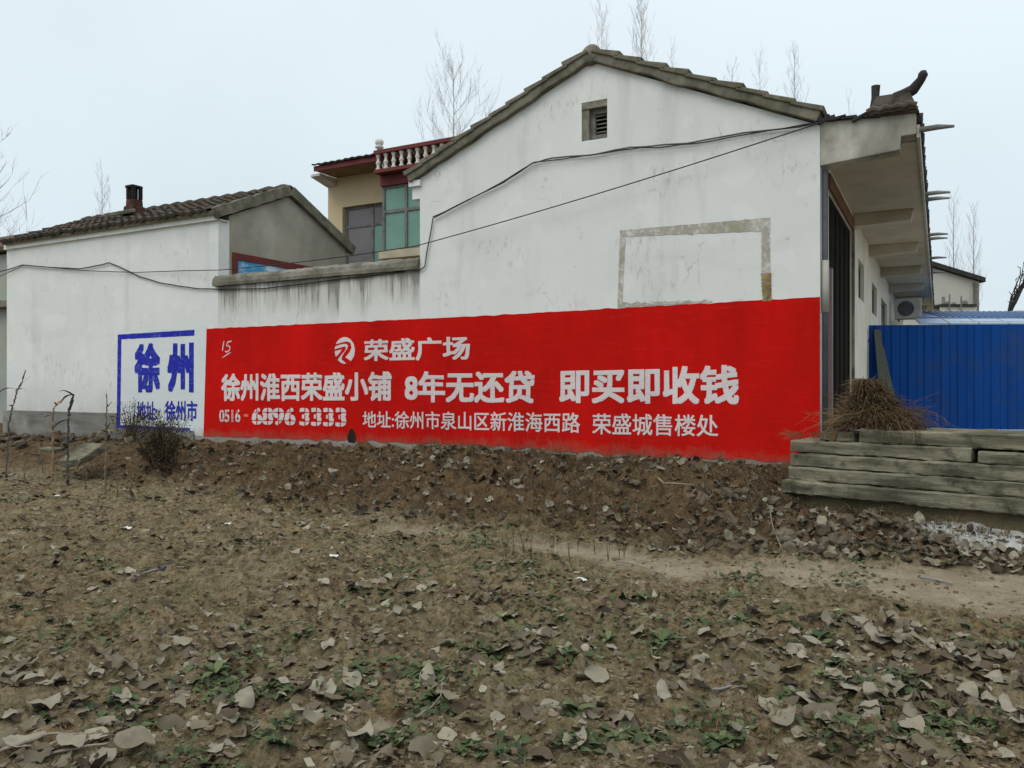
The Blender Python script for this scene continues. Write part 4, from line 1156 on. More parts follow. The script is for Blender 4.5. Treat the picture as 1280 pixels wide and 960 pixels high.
# ------------------------------------------------------------------ cables on the walls
def cable(name, pts, rad, mat_, label, wobble=.006, sub=6, seed=0):
    P_ = [Vector(p) for p in pts]; out = []
    for i in range(len(P_) - 1):
        for k in range(sub):
            s = k / sub; p = P_[i].lerp(P_[i+1], s)
            w = Vector((noise.noise(Vector((i + s, seed, 1))), 0, noise.noise(Vector((i * 1.7 + s * 2, seed, 4)))))
            out.append(p + w * wobble)
    out.append(P_[-1])
    b = MB(); b.tube(out, rad, 5); o = b.build(name, mat_, None, smooth=True)
    return tag(o, label, "cable", "cables along the walls")
yc = YW - .03
cable("cable", [wy(x, y, yc) for x, y in ((505, 336.5), (524, 338), (531, 333), (535.5, 305), (541, 273), (580, 252.5), (630, 228), (665, 204), (690, 197.5), (740, 193.5), (788, 184), (860, 179), (930, 166), (1000, 158.5), (1036, 149))], .010, m_cablegrey, "thick grey cable bundle rising from the coping across the gable", .012, 8, 1)
yc = YW - .06
cable("cable", [wy(x, y, yc) for x, y in ((541, 271), (600, 243), (668, 203), (720, 196.5), (800, 185), (870, 180), (960, 163), (1030, 153))], .008, m_cable, "thin black cable looping beside the thick bundle on the gable", .02, 8, 2)
yc = YW - .16
sag = []
pA, pB = wy(1040, 148.5, YW - .1), wy(520, 307.5, YW - .14)
for k in range(15):
    s = k / 14; p = pA.lerp(pB, s); p.z -= .12 * 4 * s * (1 - s) * .35; sag.append(p)
pC = wy(275, 337.5, YW - .16)
for k in range(1, 12):
    s = k / 11; p = pB.lerp(pC, s); p.z -= .03 * 4 * s * (1 - s); sag.append(p)
for x, y in ((225, 338.5), (170, 340.5), (110, 338.5), (60, 334), (30, 331.5)): sag.append(wy(x, y, YW - .05))
for x, y in ((14, 339), (-10, 350)): sag.append(wy(x, y, YW - .05))
cable("cable", sag, .0075, m_cable, "long straight black wire stretched from the porch corner to the outbuilding", .0, 2, 3)
cable("cable", [wy(x, y, YW - .03) for x, y in ((-12, 342), (10, 337), (28, 331), (60, 334), (100, 336), (120, 332.5), (136, 328.5), (150, 334), (175, 346), (200, 353.5), (225, 358), (250, 361), (275, 361.5), (330, 361), (400, 352), (470, 343.5), (506, 339))], .011, m_cable, "black cable sagging over the outbuilding wall to the coping", .008, 6, 4)

# ------------------------------------------------------------------ stack of precast slabs
sdir = Vector((math.cos(R(-15.5)), math.sin(R(-15.5)), 0)); sn = Vector((-sdir.y, sdir.x, 0))
SO = Vector((-1.44, 8.99, 0))
G_S = "precast slabs stacked beside the house corner"
def slab(off, ln, fwd, wdt, z0, z1, label, seed, yaw=0.0, taper=0.0):
    """off along the stack, fwd forward of the reference front line (positive = nearer the field)"""
    r = random.Random(seed)
    c = SO + sdir * (off + ln / 2) - sn * fwd + sn * wdt / 2
    n = max(6, int(ln / .035)); mb = MB(); rings = []
    for i in range(n + 1):
        s = -ln / 2 + ln * i / n
        def P_(w, z, k):
            j = noise.noise(Vector((s * 3.1 + seed * 7, k * 3.3, seed))) * .018 + noise.noise(Vector((s * 11 + seed, k * 5.1, 2))) * .012 + noise.noise(Vector((s * 27 + seed, k * 7.1, 5))) * .006
            return c + sdir * (s + (noise.noise(Vector((k, seed, i * .0))) * .03 if i in (0, n) else 0)) + sn * (w + j) + Vector((0, 0, z + j * .6 + taper * s))
        hw = wdt / 2; ch = .014
        rings.append([mb.vert(P_(w, z, k)) for k, (w, z) in enumerate(((-hw + ch, z0), (hw, z0), (hw, z1), (-hw + ch * 1.5, z1), (-hw, z1 - ch), (-hw, z0 + ch)))])
    for i in range(n):
        for k in range(6): mb.face([rings[i][k], rings[i][(k+1) % 6], rings[i+1][(k+1) % 6], rings[i+1][k]])
    mb.face(rings[0]); mb.face(rings[-1][::-1])
    o = mb.build("concrete_slab", m_slab, None)
    return tag(o, label, "concrete slab", G_S)
zs = [H - 1.16, H - 1.015, H - .875, H - .735, H - .60, H - .47]
slab(.0, 3.3, .17, .55, zs[0], zs[1] - .006, "bottom slab of the front stack, jutting out furthest over the rubble", 1, taper=.004)
slab(.04, 3.3, .10, .52, zs[1], zs[2] - .006, "second slab from the bottom of the front stack", 2, taper=.004)
slab(.05, 3.4, .07, .5, zs[2], zs[3] - .005, "cracked middle slab of the front stack with a dark chipped edge", 3, taper=.004)
slab(.02, 1.75, .0, .5, zs[3], zs[4] - .006, "second layer from the top of the front stack, shorter left slab", 4, taper=.004)
slab(1.83, 1.9, .02, .48, zs[3] - .0, zs[4] - .02, "second layer from the top of the front stack, right slab past the joint", 5, taper=.004)
slab(.32, .36, -.04, .3, zs[4], zs[5] - .035, "short concrete block lying at the left end of the slab stack top", 6)
slab(.73, 2.9, -.05, .45, zs[4], zs[5] + .01, "long topmost slab beneath the brush pile", 7, taper=.003)
for k in range(5):
    slab(.62, 3.0, -.53 - .02 * k, .5, zs[k], zs[k+1] - .006, ["hidden rear slab, lowest", "hidden rear slab, second", "hidden rear slab, third", "hidden rear slab, fourth", "flat rear slab carrying the back of the brush pile"][k] if k == 4 else "rear slab behind the front stack beneath the brush pile", 10 + k)
# chips on slabs: a grey lump under the stack (old concrete footing)
b = MB(); c0 = SO + sdir * .05 - sn * .07
fp = [c0, c0 + sdir * 3.6, c0 + sdir * 3.6 + sn * .6, c0 + sn * .6]
b.prism([(p.x, p.y, .16) for p in fp], (0, 0, zs[0] - .16 - .006))
m_mud = simple("dried_mud_face", (0.15, 0.118, 0.07), (0.085, 0.066, 0.04), 3.5, .95, .9, 24, c3=(0.115, 0.115, 0.058), s3=2.4, bdist=.03)
o = b.build("slab_footing", m_mud, None, bevel=.03); tag(o, "low mud-covered concrete footing under the stack of slabs", "footing")

b = MB(); n = 20
for i in range(n):
    x0_, x1_ = -1.15 + 9 * i / n, -1.15 + 9 * (i + 1) / n
    b.quad((x0_, 10.35, ZG + .06), (x1_, 10.35, ZG + .06), (x1_, 34, ZG + .06), (x0_, 34, ZG + .06))
o = b.build("bounce_paving", m_conc2, None); tag(o, "unseen pale concrete paving added beside the porch to bounce light onto its soffit", None, None, "structure")  # unseen pale sheet, added to bounce light up to the soffit
# ------------------------------------------------------------------ brush pile
bc = SO + sdir * .84 + sn * .24
bz = zs[5] + .0
bp_ = thing("brush_pile", (bc.x, bc.y, bz), "brown heap of dry brush and twigs lying on the slab stack", "brush pile")
b = MB(); r = random.Random(21)
def twig(mb, p, d, ln, rad, droop, n=4, curl=.25):
    pts = [Vector(p)]; d = Vector(d).normalized()
    for i in range(n):
        d = (d + Vector((r.uniform(-curl, curl), r.uniform(-curl, curl), r.uniform(-curl, curl) - droop))).normalized()
        pts.append(pts[-1] + d * ln / n)
    mb.tube(pts, [rad * (1 - .75 * i / n) for i in range(n + 1)], 3, False); return pts
for k in range(1500):
    h = r.random() ** 1.15
    a = r.uniform(0, 2 * math.pi); rr = (.11 + .33 * (1 - h) ** 1.3) * math.sqrt(r.random())
    p = bc + sdir * (rr * math.cos(a) * 1.2 - .10 * h + .06 * noise.noise(Vector((h * 7, a, 1)))) + sn * (rr * math.sin(a) * .7); z = bz + .01 + h * .52 
    b.ct = min(1, max(0, r.gauss(.5, .25)))
    d = Vector((math.cos(a), math.sin(a), r.uniform(-.7, .5)))
    twig(b, (p.x, p.y, z), d, r.uniform(.06, .17), r.uniform(.0018, .0036), .16)
for k in range(210):   # long canes splaying left and right
    side = -1 if r.random() < .6 else 1
    b.ct = r.uniform(.45, 1)
    p = bc + sdir * r.uniform(-.15, .2) + sn * r.uniform(-.15, .2)
    d = sdir * side * r.uniform(.7, 1) + sn * r.uniform(-.5, .25) + Vector((0, 0, r.uniform(-.25, .35)))
    pts = twig(b, (p.x, p.y, bz + r.uniform(.03, .22)), d, r.uniform(.3, .7), r.uniform(.0022, .0055), .09, 7, .30)
    for q in range(3):
        m_ = pts[r.randint(2, 5)]; twig(b, m_, d + Vector((r.uniform(-.7, .7), r.uniform(-.7, .7), r.uniform(-.3, .7))), r.uniform(.08, .2), .0016, .05, 3)
b.v = [(v[0], v[1], max(v[2], bz - .02) if (Vector((v[0], v[1], 0)) - SO).dot(sn) > .02 else v[2]) for v in b.v]
b.build("twigs", m_hay, bp_)
b = MB()
for k in range(6500):
    h = r.random() ** 1.2
    a = r.uniform(0, 2 * math.pi); rr = (.10 + .32 * (1 - h) ** 1.3) * math.sqrt(r.random())
    p = bc + sdir * (rr * math.cos(a) * 1.2 - .10 * h + .06 * noise.noise(Vector((h * 7, a, 1)))) + sn * (rr * math.sin(a) * .7); z = bz + .01 + h * .50
    b.ct = min(1, max(0, r.gauss(.32, .22)))
    u = Vector((r.gauss(0, 1), r.gauss(0, 1), r.gauss(0, 1))).normalized() * r.uniform(.010, .032)
    v = Vector((r.gauss(0, 1), r.gauss(0, 1), r.gauss(0, 1))).normalized() * r.uniform(.004, .010)
    q = Vector((p.x, p.y, z)); b.poly([q - u, q + v, q + u, q - v])
b.build("dry_leaves", m_hay, bp_)
# second small tuft at the left of the slabs
tc_ = SO + sdir * .12 + sn * .2
tf = thing("straw_tuft", (tc_.x, tc_.y, zs[4]), "small orange-brown straw tuft at the left end of the slab stack", "straw tuft")
b = MB()
for k in range(160):
    a = r.uniform(0, 2 * math.pi); rr = .16 * math.sqrt(r.random())
    b.ct = r.uniform(.4, .9)
    twig(b, (tc_.x + rr * math.cos(a) * 1.3, tc_.y + rr * math.sin(a) * .6, zs[4] + r.uniform(0, .07)), (math.cos(a), math.sin(a), r.uniform(-.2, .9)), r.uniform(.06, .18), .002, .15)
b.build("straw", m_hay, tf)

# ------------------------------------------------------------------ winter trees
def tree(base, height, spread, label, seed, levels=3, trunk_r=.14, first=.35, lean=(0, 0), mat_=None, dens=1.0, up=.75):
    r = random.Random(seed)
    t = thing("bare_tree", tuple(base), label, "tree", "bare winter trees behind the houses")
    tr = MB(); cr = MB()
    base = Vector(base)
    n = 8; pts = []; rad = []
    for i in range(n + 1):
        s = i / n
        pts.append(base + Vector((lean[0] * s * height + r.uniform(-.05, .05) * s, lean[1] * s * height, height * s))); rad.append(trunk_r * (1 - .93 * s))
    tr.tube(pts, rad, 7)
    def branch(p, d, ln, rd, lev):
        k = 4; q = [Vector(p)]; d = d.normalized()
        for i in range(k):
            d = (d + Vector((r.uniform(-.12, .12), r.uniform(-.12, .12), .10 * up + r.uniform(-.05, .1)))).normalized()
            q.append(q[-1] + d * ln / k)
        cr.tube(q, [rd * (1 - .8 * i / k) for i in range(k + 1)], 3, False)
        if lev < levels:
            for c in range(max(2, int(r.randint(4, 6) * dens))):
                i = r.randint(1, k); az = r.uniform(0, 2 * math.pi)
                nd = (d * r.uniform(.8, 1.2) + Vector((math.cos(az), math.sin(az), r.uniform(.0, .5))) * .62)
                branch(q[i], nd, ln * r.uniform(.4, .7), max(rd * .5, .0045), lev + 1)
    nb = int(34 * dens)
    for c in range(nb):
        s = first + (1 - first) * (c + r.random()) / nb
        i = min(n - 1, int(s * n)); p = pts[i].lerp(pts[i+1], s * n - i)
        az = c * 2.4 + r.uniform(-.5, .5)
        ln = spread * (1.15 - .75 * (s - first) / (1 - first)) * r.uniform(.7, 1.2)
        branch(p, Vector((math.cos(az), math.sin(az), up * r.uniform(.7, 1.5))), ln, trunk_r * .30 * (1.1 - s * .7), 1)
    tr.build("trunk", mat_ or m_bark, t); cr.build("crown", mat_ or m_hazetwig, t)
    return t
def tree_at(px, top, D, spread, label, seed, **kw):
    q = wd(px, 480, D); hgt = H + (480 - top) / F * D - ZG
    return tree((q.x, q.y, ZG), hgt, spread, label, seed, **kw)
tree_at(567, 84, 40, 2.9, "bare tree standing clear against the sky left of the white gable", 31, trunk_r=.10, first=.48, up=1.0, dens=1.1)
tree_at(752, 14, 50, 2.4, "bare tree whose top shows just right of the white gable's peak", 32, trunk_r=.08, first=.5, dens=1.1, up=1.5)
tree_at(802, 10, 46, 2.5, "tallest bare tree with dark leader above the right roof slope", 33, trunk_r=.10, first=.5, dens=1.2, up=1.5)
tree_at(840, 60, 52, 2.0, "faint bare treetop halfway down the right roof slope", 34, trunk_r=.08, first=.6, dens=.7, up=1.6)
tree_at(915, 85, 52, 1.9, "faint bare treetop above the lower right roof slope, left of its neighbour", 35, trunk_r=.08, first=.6, dens=.8, up=1.6)
tree_at(950, 72, 55, 1.9, "faint bare treetop between the two others above the lower roof slope", 36, trunk_r=.08, first=.6, dens=.8, up=1.6)
tree_at(993, 68, 50, 2.0, "bare treetop nearest to the porch ridge ornament", 37, trunk_r=.1, first=.6, dens=.9, up=1.5)
tree_at(1062, 120, 60, 1.8, "faint bare treetop just left of the ridge ornament's stub post", 43, trunk_r=.06, first=.6, dens=.5, up=1.7)
tree_at(128, 222, 50, 1.9, "bare tree rising behind the outbuilding roof left of the chimney", 38, trunk_r=.09, first=.5, dens=.8, up=1.4)
tree_at(-14, 188, 38, 2.6, "bare tree at the left edge of the picture with arching branches", 39, trunk_r=.13, first=.35, dens=.9, up=.7)
tree_at(1192, 245, 70, 2.2, "bare tree behind the distant house, left of the pair", 40, trunk_r=.1, first=.4, dens=.8, up=1.6)
tree_at(1217, 262, 66, 2.2, "bare tree behind the distant house, right of the pair", 41, trunk_r=.1, first=.4, dens=.8, up=1.6)
q = wd(1260, 400, 26)
t = thing("leaning_tree", tuple(wd(1262, 392, 25.5)), "dark leaning branchy sapling above the blue shed roof at the right edge", "tree")
b = MB(); P0 = wd(1258, 400, 25.5); P1 = wd(1268, 378, 25.5); P2 = wd(1281, 352, 25.5); P3 = wd(1296, 315, 25.5)
b.tube([Vector((P0.x, P0.y, ZG)), P0, P1, P2, P3], [.1, .085, .07, .045, .02], 7); b.build("trunk", m_darktwig, t)
b = MB(); rt = random.Random(4)
for (a, e) in (((1261, 390), (1281, 330)), ((1262, 388), (1276, 335)), ((1266, 380), (1288, 325)), ((1269, 376), (1290, 340)), ((1260, 393), (1272, 350))):
    p, q = wd(*a, 25.5), wd(*e, 25.4)
    pts = [p.lerp(q, k / 6) + Vector((rt.uniform(-.06, .06), rt.uniform(-.06, .06), 0)) for k in range(7)]
    b.tube(pts, [.028, .026, .024, .02, .018, .014, .008], 4)
    for k in range(2, 7): 
        b.tube([pts[k], pts[k] + Vector((rt.uniform(-.15, .15), rt.uniform(-.1, .1), rt.uniform(.02, .2)))], [.02, .008], 3)
b.build("crown", m_darktwig, t)

# ------------------------------------------------------------------ things on the bank at the left
def on_ground(px, py, z_guess=0.2, it=12):
    z = z_guess
    for _ in range(it):
        p = wz(px, py, z); z = .5 * z + .5 * gz1(p.x, p.y)
    p = wz(px, py, z); return Vector((p.x, p.y, gz1(p.x, p.y)))
# tilted broken slab
def plate(pix, D, th, name, label, mat_, cat):
    P_ = [wd(x, y, d) for (x, y), d in zip(pix, D)]
    mb = MB(); nn = (P_[1] - P_[0]).cross(P_[2] - P_[1]).normalized()
    if nn.z < 0: nn = -nn
    mb.prism(P_, -nn * th); o = mb.build(name, mat_, None, bevel=.012); return tag(o, label, cat)
plate([(72, 576), (99, 575), (131, 554), (105, 553)], [12.3, 12.0, 12.7, 13.2], .11, "broken_slab", "broken grey concrete slab lying tilted on the bank among corn stalks", m_slab, "concrete slab")
plate([(48, 560), (60, 558), (82, 559.5), (66, 562.5)], [12.6, 12.9, 12.7, 12.4], .05, "stone_plate", "thin flat stone plate lying left of the tilted broken slab", m_slab, "stone")

G_C = "dead corn stalks at the left edge of the field"
def stalk(base_px, top_pts, D, label, rad=.014, leaves=4, seed=0, mat_=m_stalk):
    """base pixel, list of pixel points going up, depth"""
    r = random.Random(seed)
    p0 = wd(base_px[0], base_px[1], D); g = gz1(p0.x, p0.y)
    pts = [Vector((p0.x, p0.y, g - .03)), p0] + [wd(x, y, D) for x, y in top_pts]
    t = thing("corn_stalk", (p0.x, p0.y, g), label, "corn stalk", G_C)
    b = MB(); b.ct = .5
    n = len(pts); fine = []; fr_ = []
    for i in range(n - 1):
        for k in range(8):
            q = (i + k / 8) / (n - 1)
            fine.append(pts[i].lerp(pts[i+1], k / 8) + Vector((r.gauss(0, .006), r.gauss(0, .006), 0)))
            fr_.append(rad * (1 - .6 * q) * (1.45 if k in (3, 7) else r.uniform(.7, 1.1)))
    fine.append(pts[-1]); fr_.append(rad * .3)
    b.tube(fine, fr_, 6)
    for i in range(4, len(fine) - 3, 3):     # torn sheath clinging to the stem
        if r.random() < .6:
            d = (fine[i+1] - fine[i]).normalized(); az = r.uniform(0, 6.28); o_ = Vector((math.cos(az), math.sin(az), 0))
            e = fine[i] + d * r.uniform(.06, .16) + o_ * r.uniform(.01, .05)
            sdv = d.cross(o_).normalized() * rad * r.uniform(.6, 1.2)
            b.face([b.vert(fine[i] + sdv), b.vert(fine[i] - sdv), b.vert(e - sdv * .5), b.vert(e + sdv * .3)])
    b.build("stem", mat_, t)
    for k in range(leaves):
        i = r.randint(1, n - 1); p = pts[i]
        az = r.uniform(0, 6.28); d = Vector((math.cos(az), math.sin(az), r.uniform(-.1, .8))); ln = r.uniform(.16, .38)
        b = MB(); A = []; 
        side = d.cross(Vector((0, 0, 1))).normalized()
        for s in range(6):
            q = p + d * ln * s / 5 * (1 - .05 * s) + Vector((0, 0, -.42 * ln * (s / 5) ** 2)); w = .026 * (1 - s / 5) + .004
            A.append((b.vert(q + side * w), b.vert(q - side * w + Vector((0, 0, .01)))))
        for s in range(5): b.face([A[s][0], A[s+1][0], A[s+1][1], A[s][1]])
        b.build("leaf", mat_, t)
m_stalkdk = simple("grey_dead_stalk", (0.11, 0.115, 0.105), (0.065, 0.066, 0.058), 14, .9, .3)
m_husk = simple("tan_corn_husk", (0.30, 0.20, 0.12), (0.22, 0.14, 0.085), 12, .9, .3)
stalk((8, 592), [(11, 530), (16, 508), (22, 487), (27, 480), (32, 462)], 12.0, "tallest dead corn stalk with bent tip at the left picture edge", .014, 4, 1, m_stalkdk)
stalk((66, 590), [(66, 540), (66, 520), (68, 509), (72, 505)], 12.2, "short tan corn stalk with a curled husk before the grey plinth", .02, 2, 2, m_husk)
stalk((85, 600), [(84, 560), (85, 545), (85, 525), (88, 505), (91, 494)], 11.6, "grey corn stalk with forked leaves left of the tilted slab's corner", .022, 6, 3, m_stalkdk)
stalk((131, 618), [(132, 580), (133, 540), (133, 515), (133.5, 492)], 10.8, "straight corn stalk with a brown leaf right of the tilted slab", .018, 4, 4)
stalk((50, 612), [(46, 590), (49, 570), (47, 552), (47, 546)], 11.2, "pale twisted corn stalk left of the thin stone plate", .015, 4, 5, m_stick)
stalk((166, 634), [(165, 612), (166, 592)], 10.0, "short broken corn stump nearest the camera among the stalks", .02, 3, 6)
stalk((30, 606), [(31, 590), (30, 572)], 11.4, "thin broken corn stump close to the left picture edge", .012, 2, 7)
stalk((107, 606), [(108, 590), (107, 578)], 11.2, "thin broken corn stump just below the tilted slab", .011, 2, 8)
stalk((146, 622), [(147, 600), (146, 582)], 10.6, "thin broken corn stump between the tilted slab and the withered bush", .011, 3, 9)

# withered bush below the blue sign
q = on_ground(205, 582, .3)
bu = thing("withered_bush", tuple(q), "dark withered bush in front of the blue painted sign", "bush")
b = MB(); lf = MB(); r = random.Random(12)
def bush_at(c, hgt, w, n, nl):
    for k in range(n):
        az = r.uniform(0, 6.28); sp = r.uniform(.1, 1) * w
        b.ct = r.uniform(.1, .6)
        d = Vector((math.cos(az) * sp, math.sin(az) * sp * .6, hgt * r.uniform(.6, 1.05)))
        pts = []; 
        for s in range(6):
            t = s / 5; pts.append(c + Vector((d.x * t ** .8, d.y * t ** .8, d.z * t)) + Vector((r.uniform(-.02, .02), r.uniform(-.02, .02), 0)))
        b.tube(pts, [.007, .006, .005, .004, .003, .0015], 3, False)
        for s in range(nl):
            t = r.uniform(.25, 1); i = min(4, int(t * 5)); p = pts[i].lerp(pts[i+1], t * 5 - i) + Vector((r.gauss(0, .035), r.gauss(0, .035), r.gauss(0, .03)))
            lf.ct = min(1, max(0, r.gauss(.4, .3)))
            u = Vector((r.gauss(0, 1), r.gauss(0, 1), r.gauss(0, 1))).normalized() * r.uniform(.012, .03)
            v = Vector((r.gauss(0, 1), r.gauss(0, 1), r.gauss(0, 1))).normalized() * r.uniform(.006, .014)
            lf.poly([p - u, p + v, p + u, p - v])
bush_at(q, .92, .55, 80, 36)
bush_at(q + Vector((-.35, .05, .05)), .55, .4, 36, 26)
bush_at(q + Vector((.12, -.1, -.05)), .45, .35, 30, 30)
b.build("twigs", m_hay, bu); lf.build("leaves", m_bush, bu)
q2 = on_ground(165, 556, .45)
bu2 = thing("sparse_bush", tuple(q2), "sparse dark shrub over the left half of the blue sign's address", "bush")
b = MB(); lf = MB(); bush_at(q2, .8, .6, 44, 16); b.build("twigs", m_hay, bu2); lf.build("leaves", m_bush, bu2)

# ------------------------------------------------------------------ ground litter
def leaf_mesh(mb, size, r, c=(0, 0, 0), yaw=0.0, tilt=(0, 0), curl=1.0, lift=0.0):
    """broad ovate leaf: grid along the midrib, folded and curled, with a stalk"""
    n, mcols = 7, 5
    fold = r.uniform(-.5, .65) * curl; bend = r.uniform(-.8, 1.0) * curl; tw = r.uniform(-.5, .5) * curl
    wid = r.uniform(.32, .46); ed = r.uniform(.01, .05); cr = r.uniform(.07, .16); ph = r.uniform(0, 6)
    rot = Euler((tilt[0], tilt[1], yaw)).to_matrix()
    ids = []
    for i in range(n + 1):
        s = i / n
        w = wid * (math.sin(math.pi * min(1, s * .94 + .03)) ** .75) * (1.18 - .5 * s)
        row = []
        for j in range(mcols):
            t = (j / (mcols - 1)) * 2 - 1
            wob = ed * (math.sin(s * 9 + ph + t * 2) + .6 * math.sin(s * 21 + ph * 2)) * abs(t)
            x = w * t * (1 + .25 * wob * 4); y = s - .5
            z = fold * .45 * abs(t) ** 1.6 * w * 2 + bend * .35 * (y * y) + tw * .35 * t * y + wob
            z += noise.noise(Vector((x * 3.4 + ph, y * 3.4, ph))) * cr * curl + noise.noise(Vector((x * 8 + ph, y * 8, ph))) * .05 * curl
            row.append(Vector((x, y, z)) * size)
        ids.append(row)
    flat = [p for row in ids for p in row]
    rp = [rot @ p for p in flat]; zmin = min(p.z for p in rp)
    c = Vector(c)
    vi = [mb.vert(p - Vector((0, 0, zmin)) + c + Vector((0, 0, lift))) for p in rp]
    for i in range(n):
        for j in range(mcols - 1):
            a = i * mcols + j; mb.face([vi[a], vi[a+1], vi[a+1+mcols], vi[a+mcols]])
    if r.random() < .6:
        p = rot @ (flat[2]) - Vector((0, 0, zmin)) + c + Vector((0, 0, lift)); d = rot @ Vector((r.uniform(-.2, .2), -1, r.uniform(-.1, .4)))
        mb.tube([p, p + d * size * .2, p + d * size * .4 + Vector((0, 0, size * .05))], [size * .014, size * .012, size * .01], 3, False)

TAN_H = 640 / F
def in_view(x, y, m=1.03):
    fwd = -x * ST + y * CT; rt_ = x * CT + y * ST
    return fwd > 1.9 and abs(rt_) < fwd * TAN_H * m + .15
def frac_down(x, y): return -x * ST + y * CT

# leaf positions: density rises in clumps, along the bank and at the lower right
r = random.Random(77)
def candidates(n, near, far, power, seed):
    """random ground points inside the camera's field, with depth and bank position"""
    g = np.random.default_rng(seed)
    fwd = near + (far - near) * g.random(n) ** power; rt_ = g.uniform(-1.05, 1.05, n) * fwd * TAN_H
    x = rt_ * CT - fwd * ST; y = rt_ * ST + fwd * CT
    dd = (x - SO.x) * sn.x + (y - SO.y) * sn.y
    ok = (y < 9.46) & ~((x > -1.5) & (dd > -.2))
    x, y, fwd, rt_ = x[ok], y[ok], fwd[ok], rt_[ok]
    return x, y, fwd, 640 + F * rt_ / fwd, 480 + F * (H - .1) / fwd, bank_t(x, y), path_m(x, y), g.random(len(x))
cx_, cy_, cf_, cpx, cpy, ct_, cp_, cr_ = candidates(26000, 2.6, 13.6, 1.25, 771)
cl = fbm(cx_ * .85, cy_ * .85, 61, 3) + .5
cl2 = fbm(cx_ * 2.6, cy_ * 2.6, 66, 2) + .5
dens = .24 * np.clip(cl - .20, 0, 1) * 3.4 + .35 * np.clip(cl - .5, 0, 1) * np.clip(cl2 - .45, 0, 1) * 14
dens = np.where(ct_ > -.05, .62 * np.clip(cl - .22, 0, 1) * 2.2, dens)
dens = np.where(cp_ > .2, dens * .12, dens)
dens += np.where((cpx > 940) & (cpy > 752) & (cpy < 880) & (cpx * .32 + cpy > 1100), .55 * np.clip(cl - .3, 0, 1) * 2.5, 0)
dens += np.where((cpx > 860) & (ct_ > 0) & (ct_ < .55), .6, 0)
sel = np.nonzero(cr_ < dens * np.where(ct_ > -.05, 1.05, .44) * np.where(((cx_ - LIME.x) * SD[0] + (cy_ - LIME.y) * SD[1] > -.55) & (np.abs((cy_ - LIME.y) * SD[0] - (cx_ - LIME.x) * SD[1]) < .36), .12, 1))[0]
pos = [(float(cx_[i]), float(cy_[i]), float(cf_[i]), float(ct_[i])) for i in sel]
# hand-placed large leaves seen close to the camera
near_px = [(40,860,.16),(75,855,.15),(55,880,.16),(100,880,.15),(120,845,.14),(20,845,.14),(150,875,.13),(250,905,.17),(292,788,.12),(380,892,.16),(405,868,.15),(420,880,.14),(440,855,.14),(395,900,.13),(305,880,.13),(530,945,.2),(450,925,.18),(480,920,.16),(430,945,.17),(215,800,.13),(205,825,.13),(240,830,.12),(630,815,.12),(640,805,.12),(520,770,.15),(590,750,.11),(640,775,.11),(670,720,.1),(535,855,.16),(560,880,.13),(745,850,.14),(880,800,.13),(955,805,.14),(905,755,.11),(1010,880,.2),(1025,900,.19),(960,890,.13),(980,900,.16),(1140,915,.14),(1165,940,.17),(1095,800,.17),(1110,805,.16),(1075,780,.13),(990,838,.14),(1120,868,.15),(1090,865,.14),(1060,865,.14),(1240,820,.15),(1200,835,.13),(1150,800,.12),(1180,815,.13),(1265,850,.16),(830,870,.13),(780,905,.15),(720,930,.15),(690,890,.14),(170,940,.18),(90,930,.15),(30,930,.17),(340,860,.13),(360,735,.1),(160,755,.1),(420,695,.08),(330,700,.1)]
mesh_vars = []
rv = random.Random(5)
for k in range(26):
    b = MB(); b.ct = [.92, .74, .6, .5, .36, .2, .82, .55][k % 8] + rv.uniform(-.06, .06)
    leaf_mesh(b, 1.0, rv, curl=rv.uniform(.6, 1.7), tilt=(rv.gauss(0, .12), rv.gauss(0, .12)))
    o = b.build("fallen_leaf", m_leaf, None, smooth=True); mesh_vars.append(o)
G_L = "dry leaves scattered over the field"
leaf_lab = "dry grey-brown fallen leaf lying on the field soil"
singles = []
for px, py, s in near_px:
    q = on_ground(px, py, .02, 8); singles.append((q.x, q.y, frac_down(q.x, q.y), s * .92))
def leaf_size(r): return r.uniform(.04, .09) if r.random() < .7 else r.uniform(.08, .125)
sized = [(p[0], p[1], p[2], leaf_size(r) * (1.12 if p[3] > 0 else 1), p[3]) for p in pos]
sized.sort(key=lambda p: p[2] / p[3])
NS = 290 - len(singles)
allsingle = singles + [(p[0], p[1], p[2], p[3]) for p in sized[:NS]]
xs = np.array([p[0] for p in allsingle]); ys = np.array([p[1] for p in allsingle]); zz = gz(xs, ys)
for k, (x, y, f__, s) in enumerate(allsingle):
    src = mesh_vars[k % 26] if k >= len(singles) else mesh_vars[[0, 1, 6, 2, 8, 9, 14, 16, 17, 22, 24, 7][k % 12]]
    o = src if k < 26 and k >= len(singles) else src.copy()
    if o is not src: C.objects.link(o)
    o.location = (x, y, float(zz[k]) + .002); o.scale = (s, s, s)
    ex = gz1(x + .06, y) - gz1(x - .06, y); ey = gz1(x, y + .06) - gz1(x, y - .06)
    o.rotation_euler = (ey / .12 * .6 + r.gauss(0, .16), -ex / .12 * .6 + r.gauss(0, .16), r.uniform(0, 6.28))
    tag(o, leaf_lab, "leaf", G_L)
for o in mesh_vars:
    if "label" not in o: bpy.data.objects.remove(o)
b = MB(); rest = sized[NS:]
xs = np.array([p[0] for p in rest]); ys = np.array([p[1] for p in rest]); zz = gz(xs, ys)
for k, (x, y, f__, s, t) in enumerate(rest):
    b.ct = min(1, max(0, r.gauss(.56 if t < 0 else .60, .27)))
    tl = .22 if t < 0 else .5
    leaf_mesh(b, s, r, (x, y, float(zz[k]) + .001), r.uniform(0, 6.28), (r.gauss(0, tl), r.gauss(0, tl)), r.uniform(.6, 1.8))
o = b.build("leaf_litter", m_leaf, None, smooth=True); tag(o, "grey-brown leaf litter spread over the field and bank", None, None, "stuff")

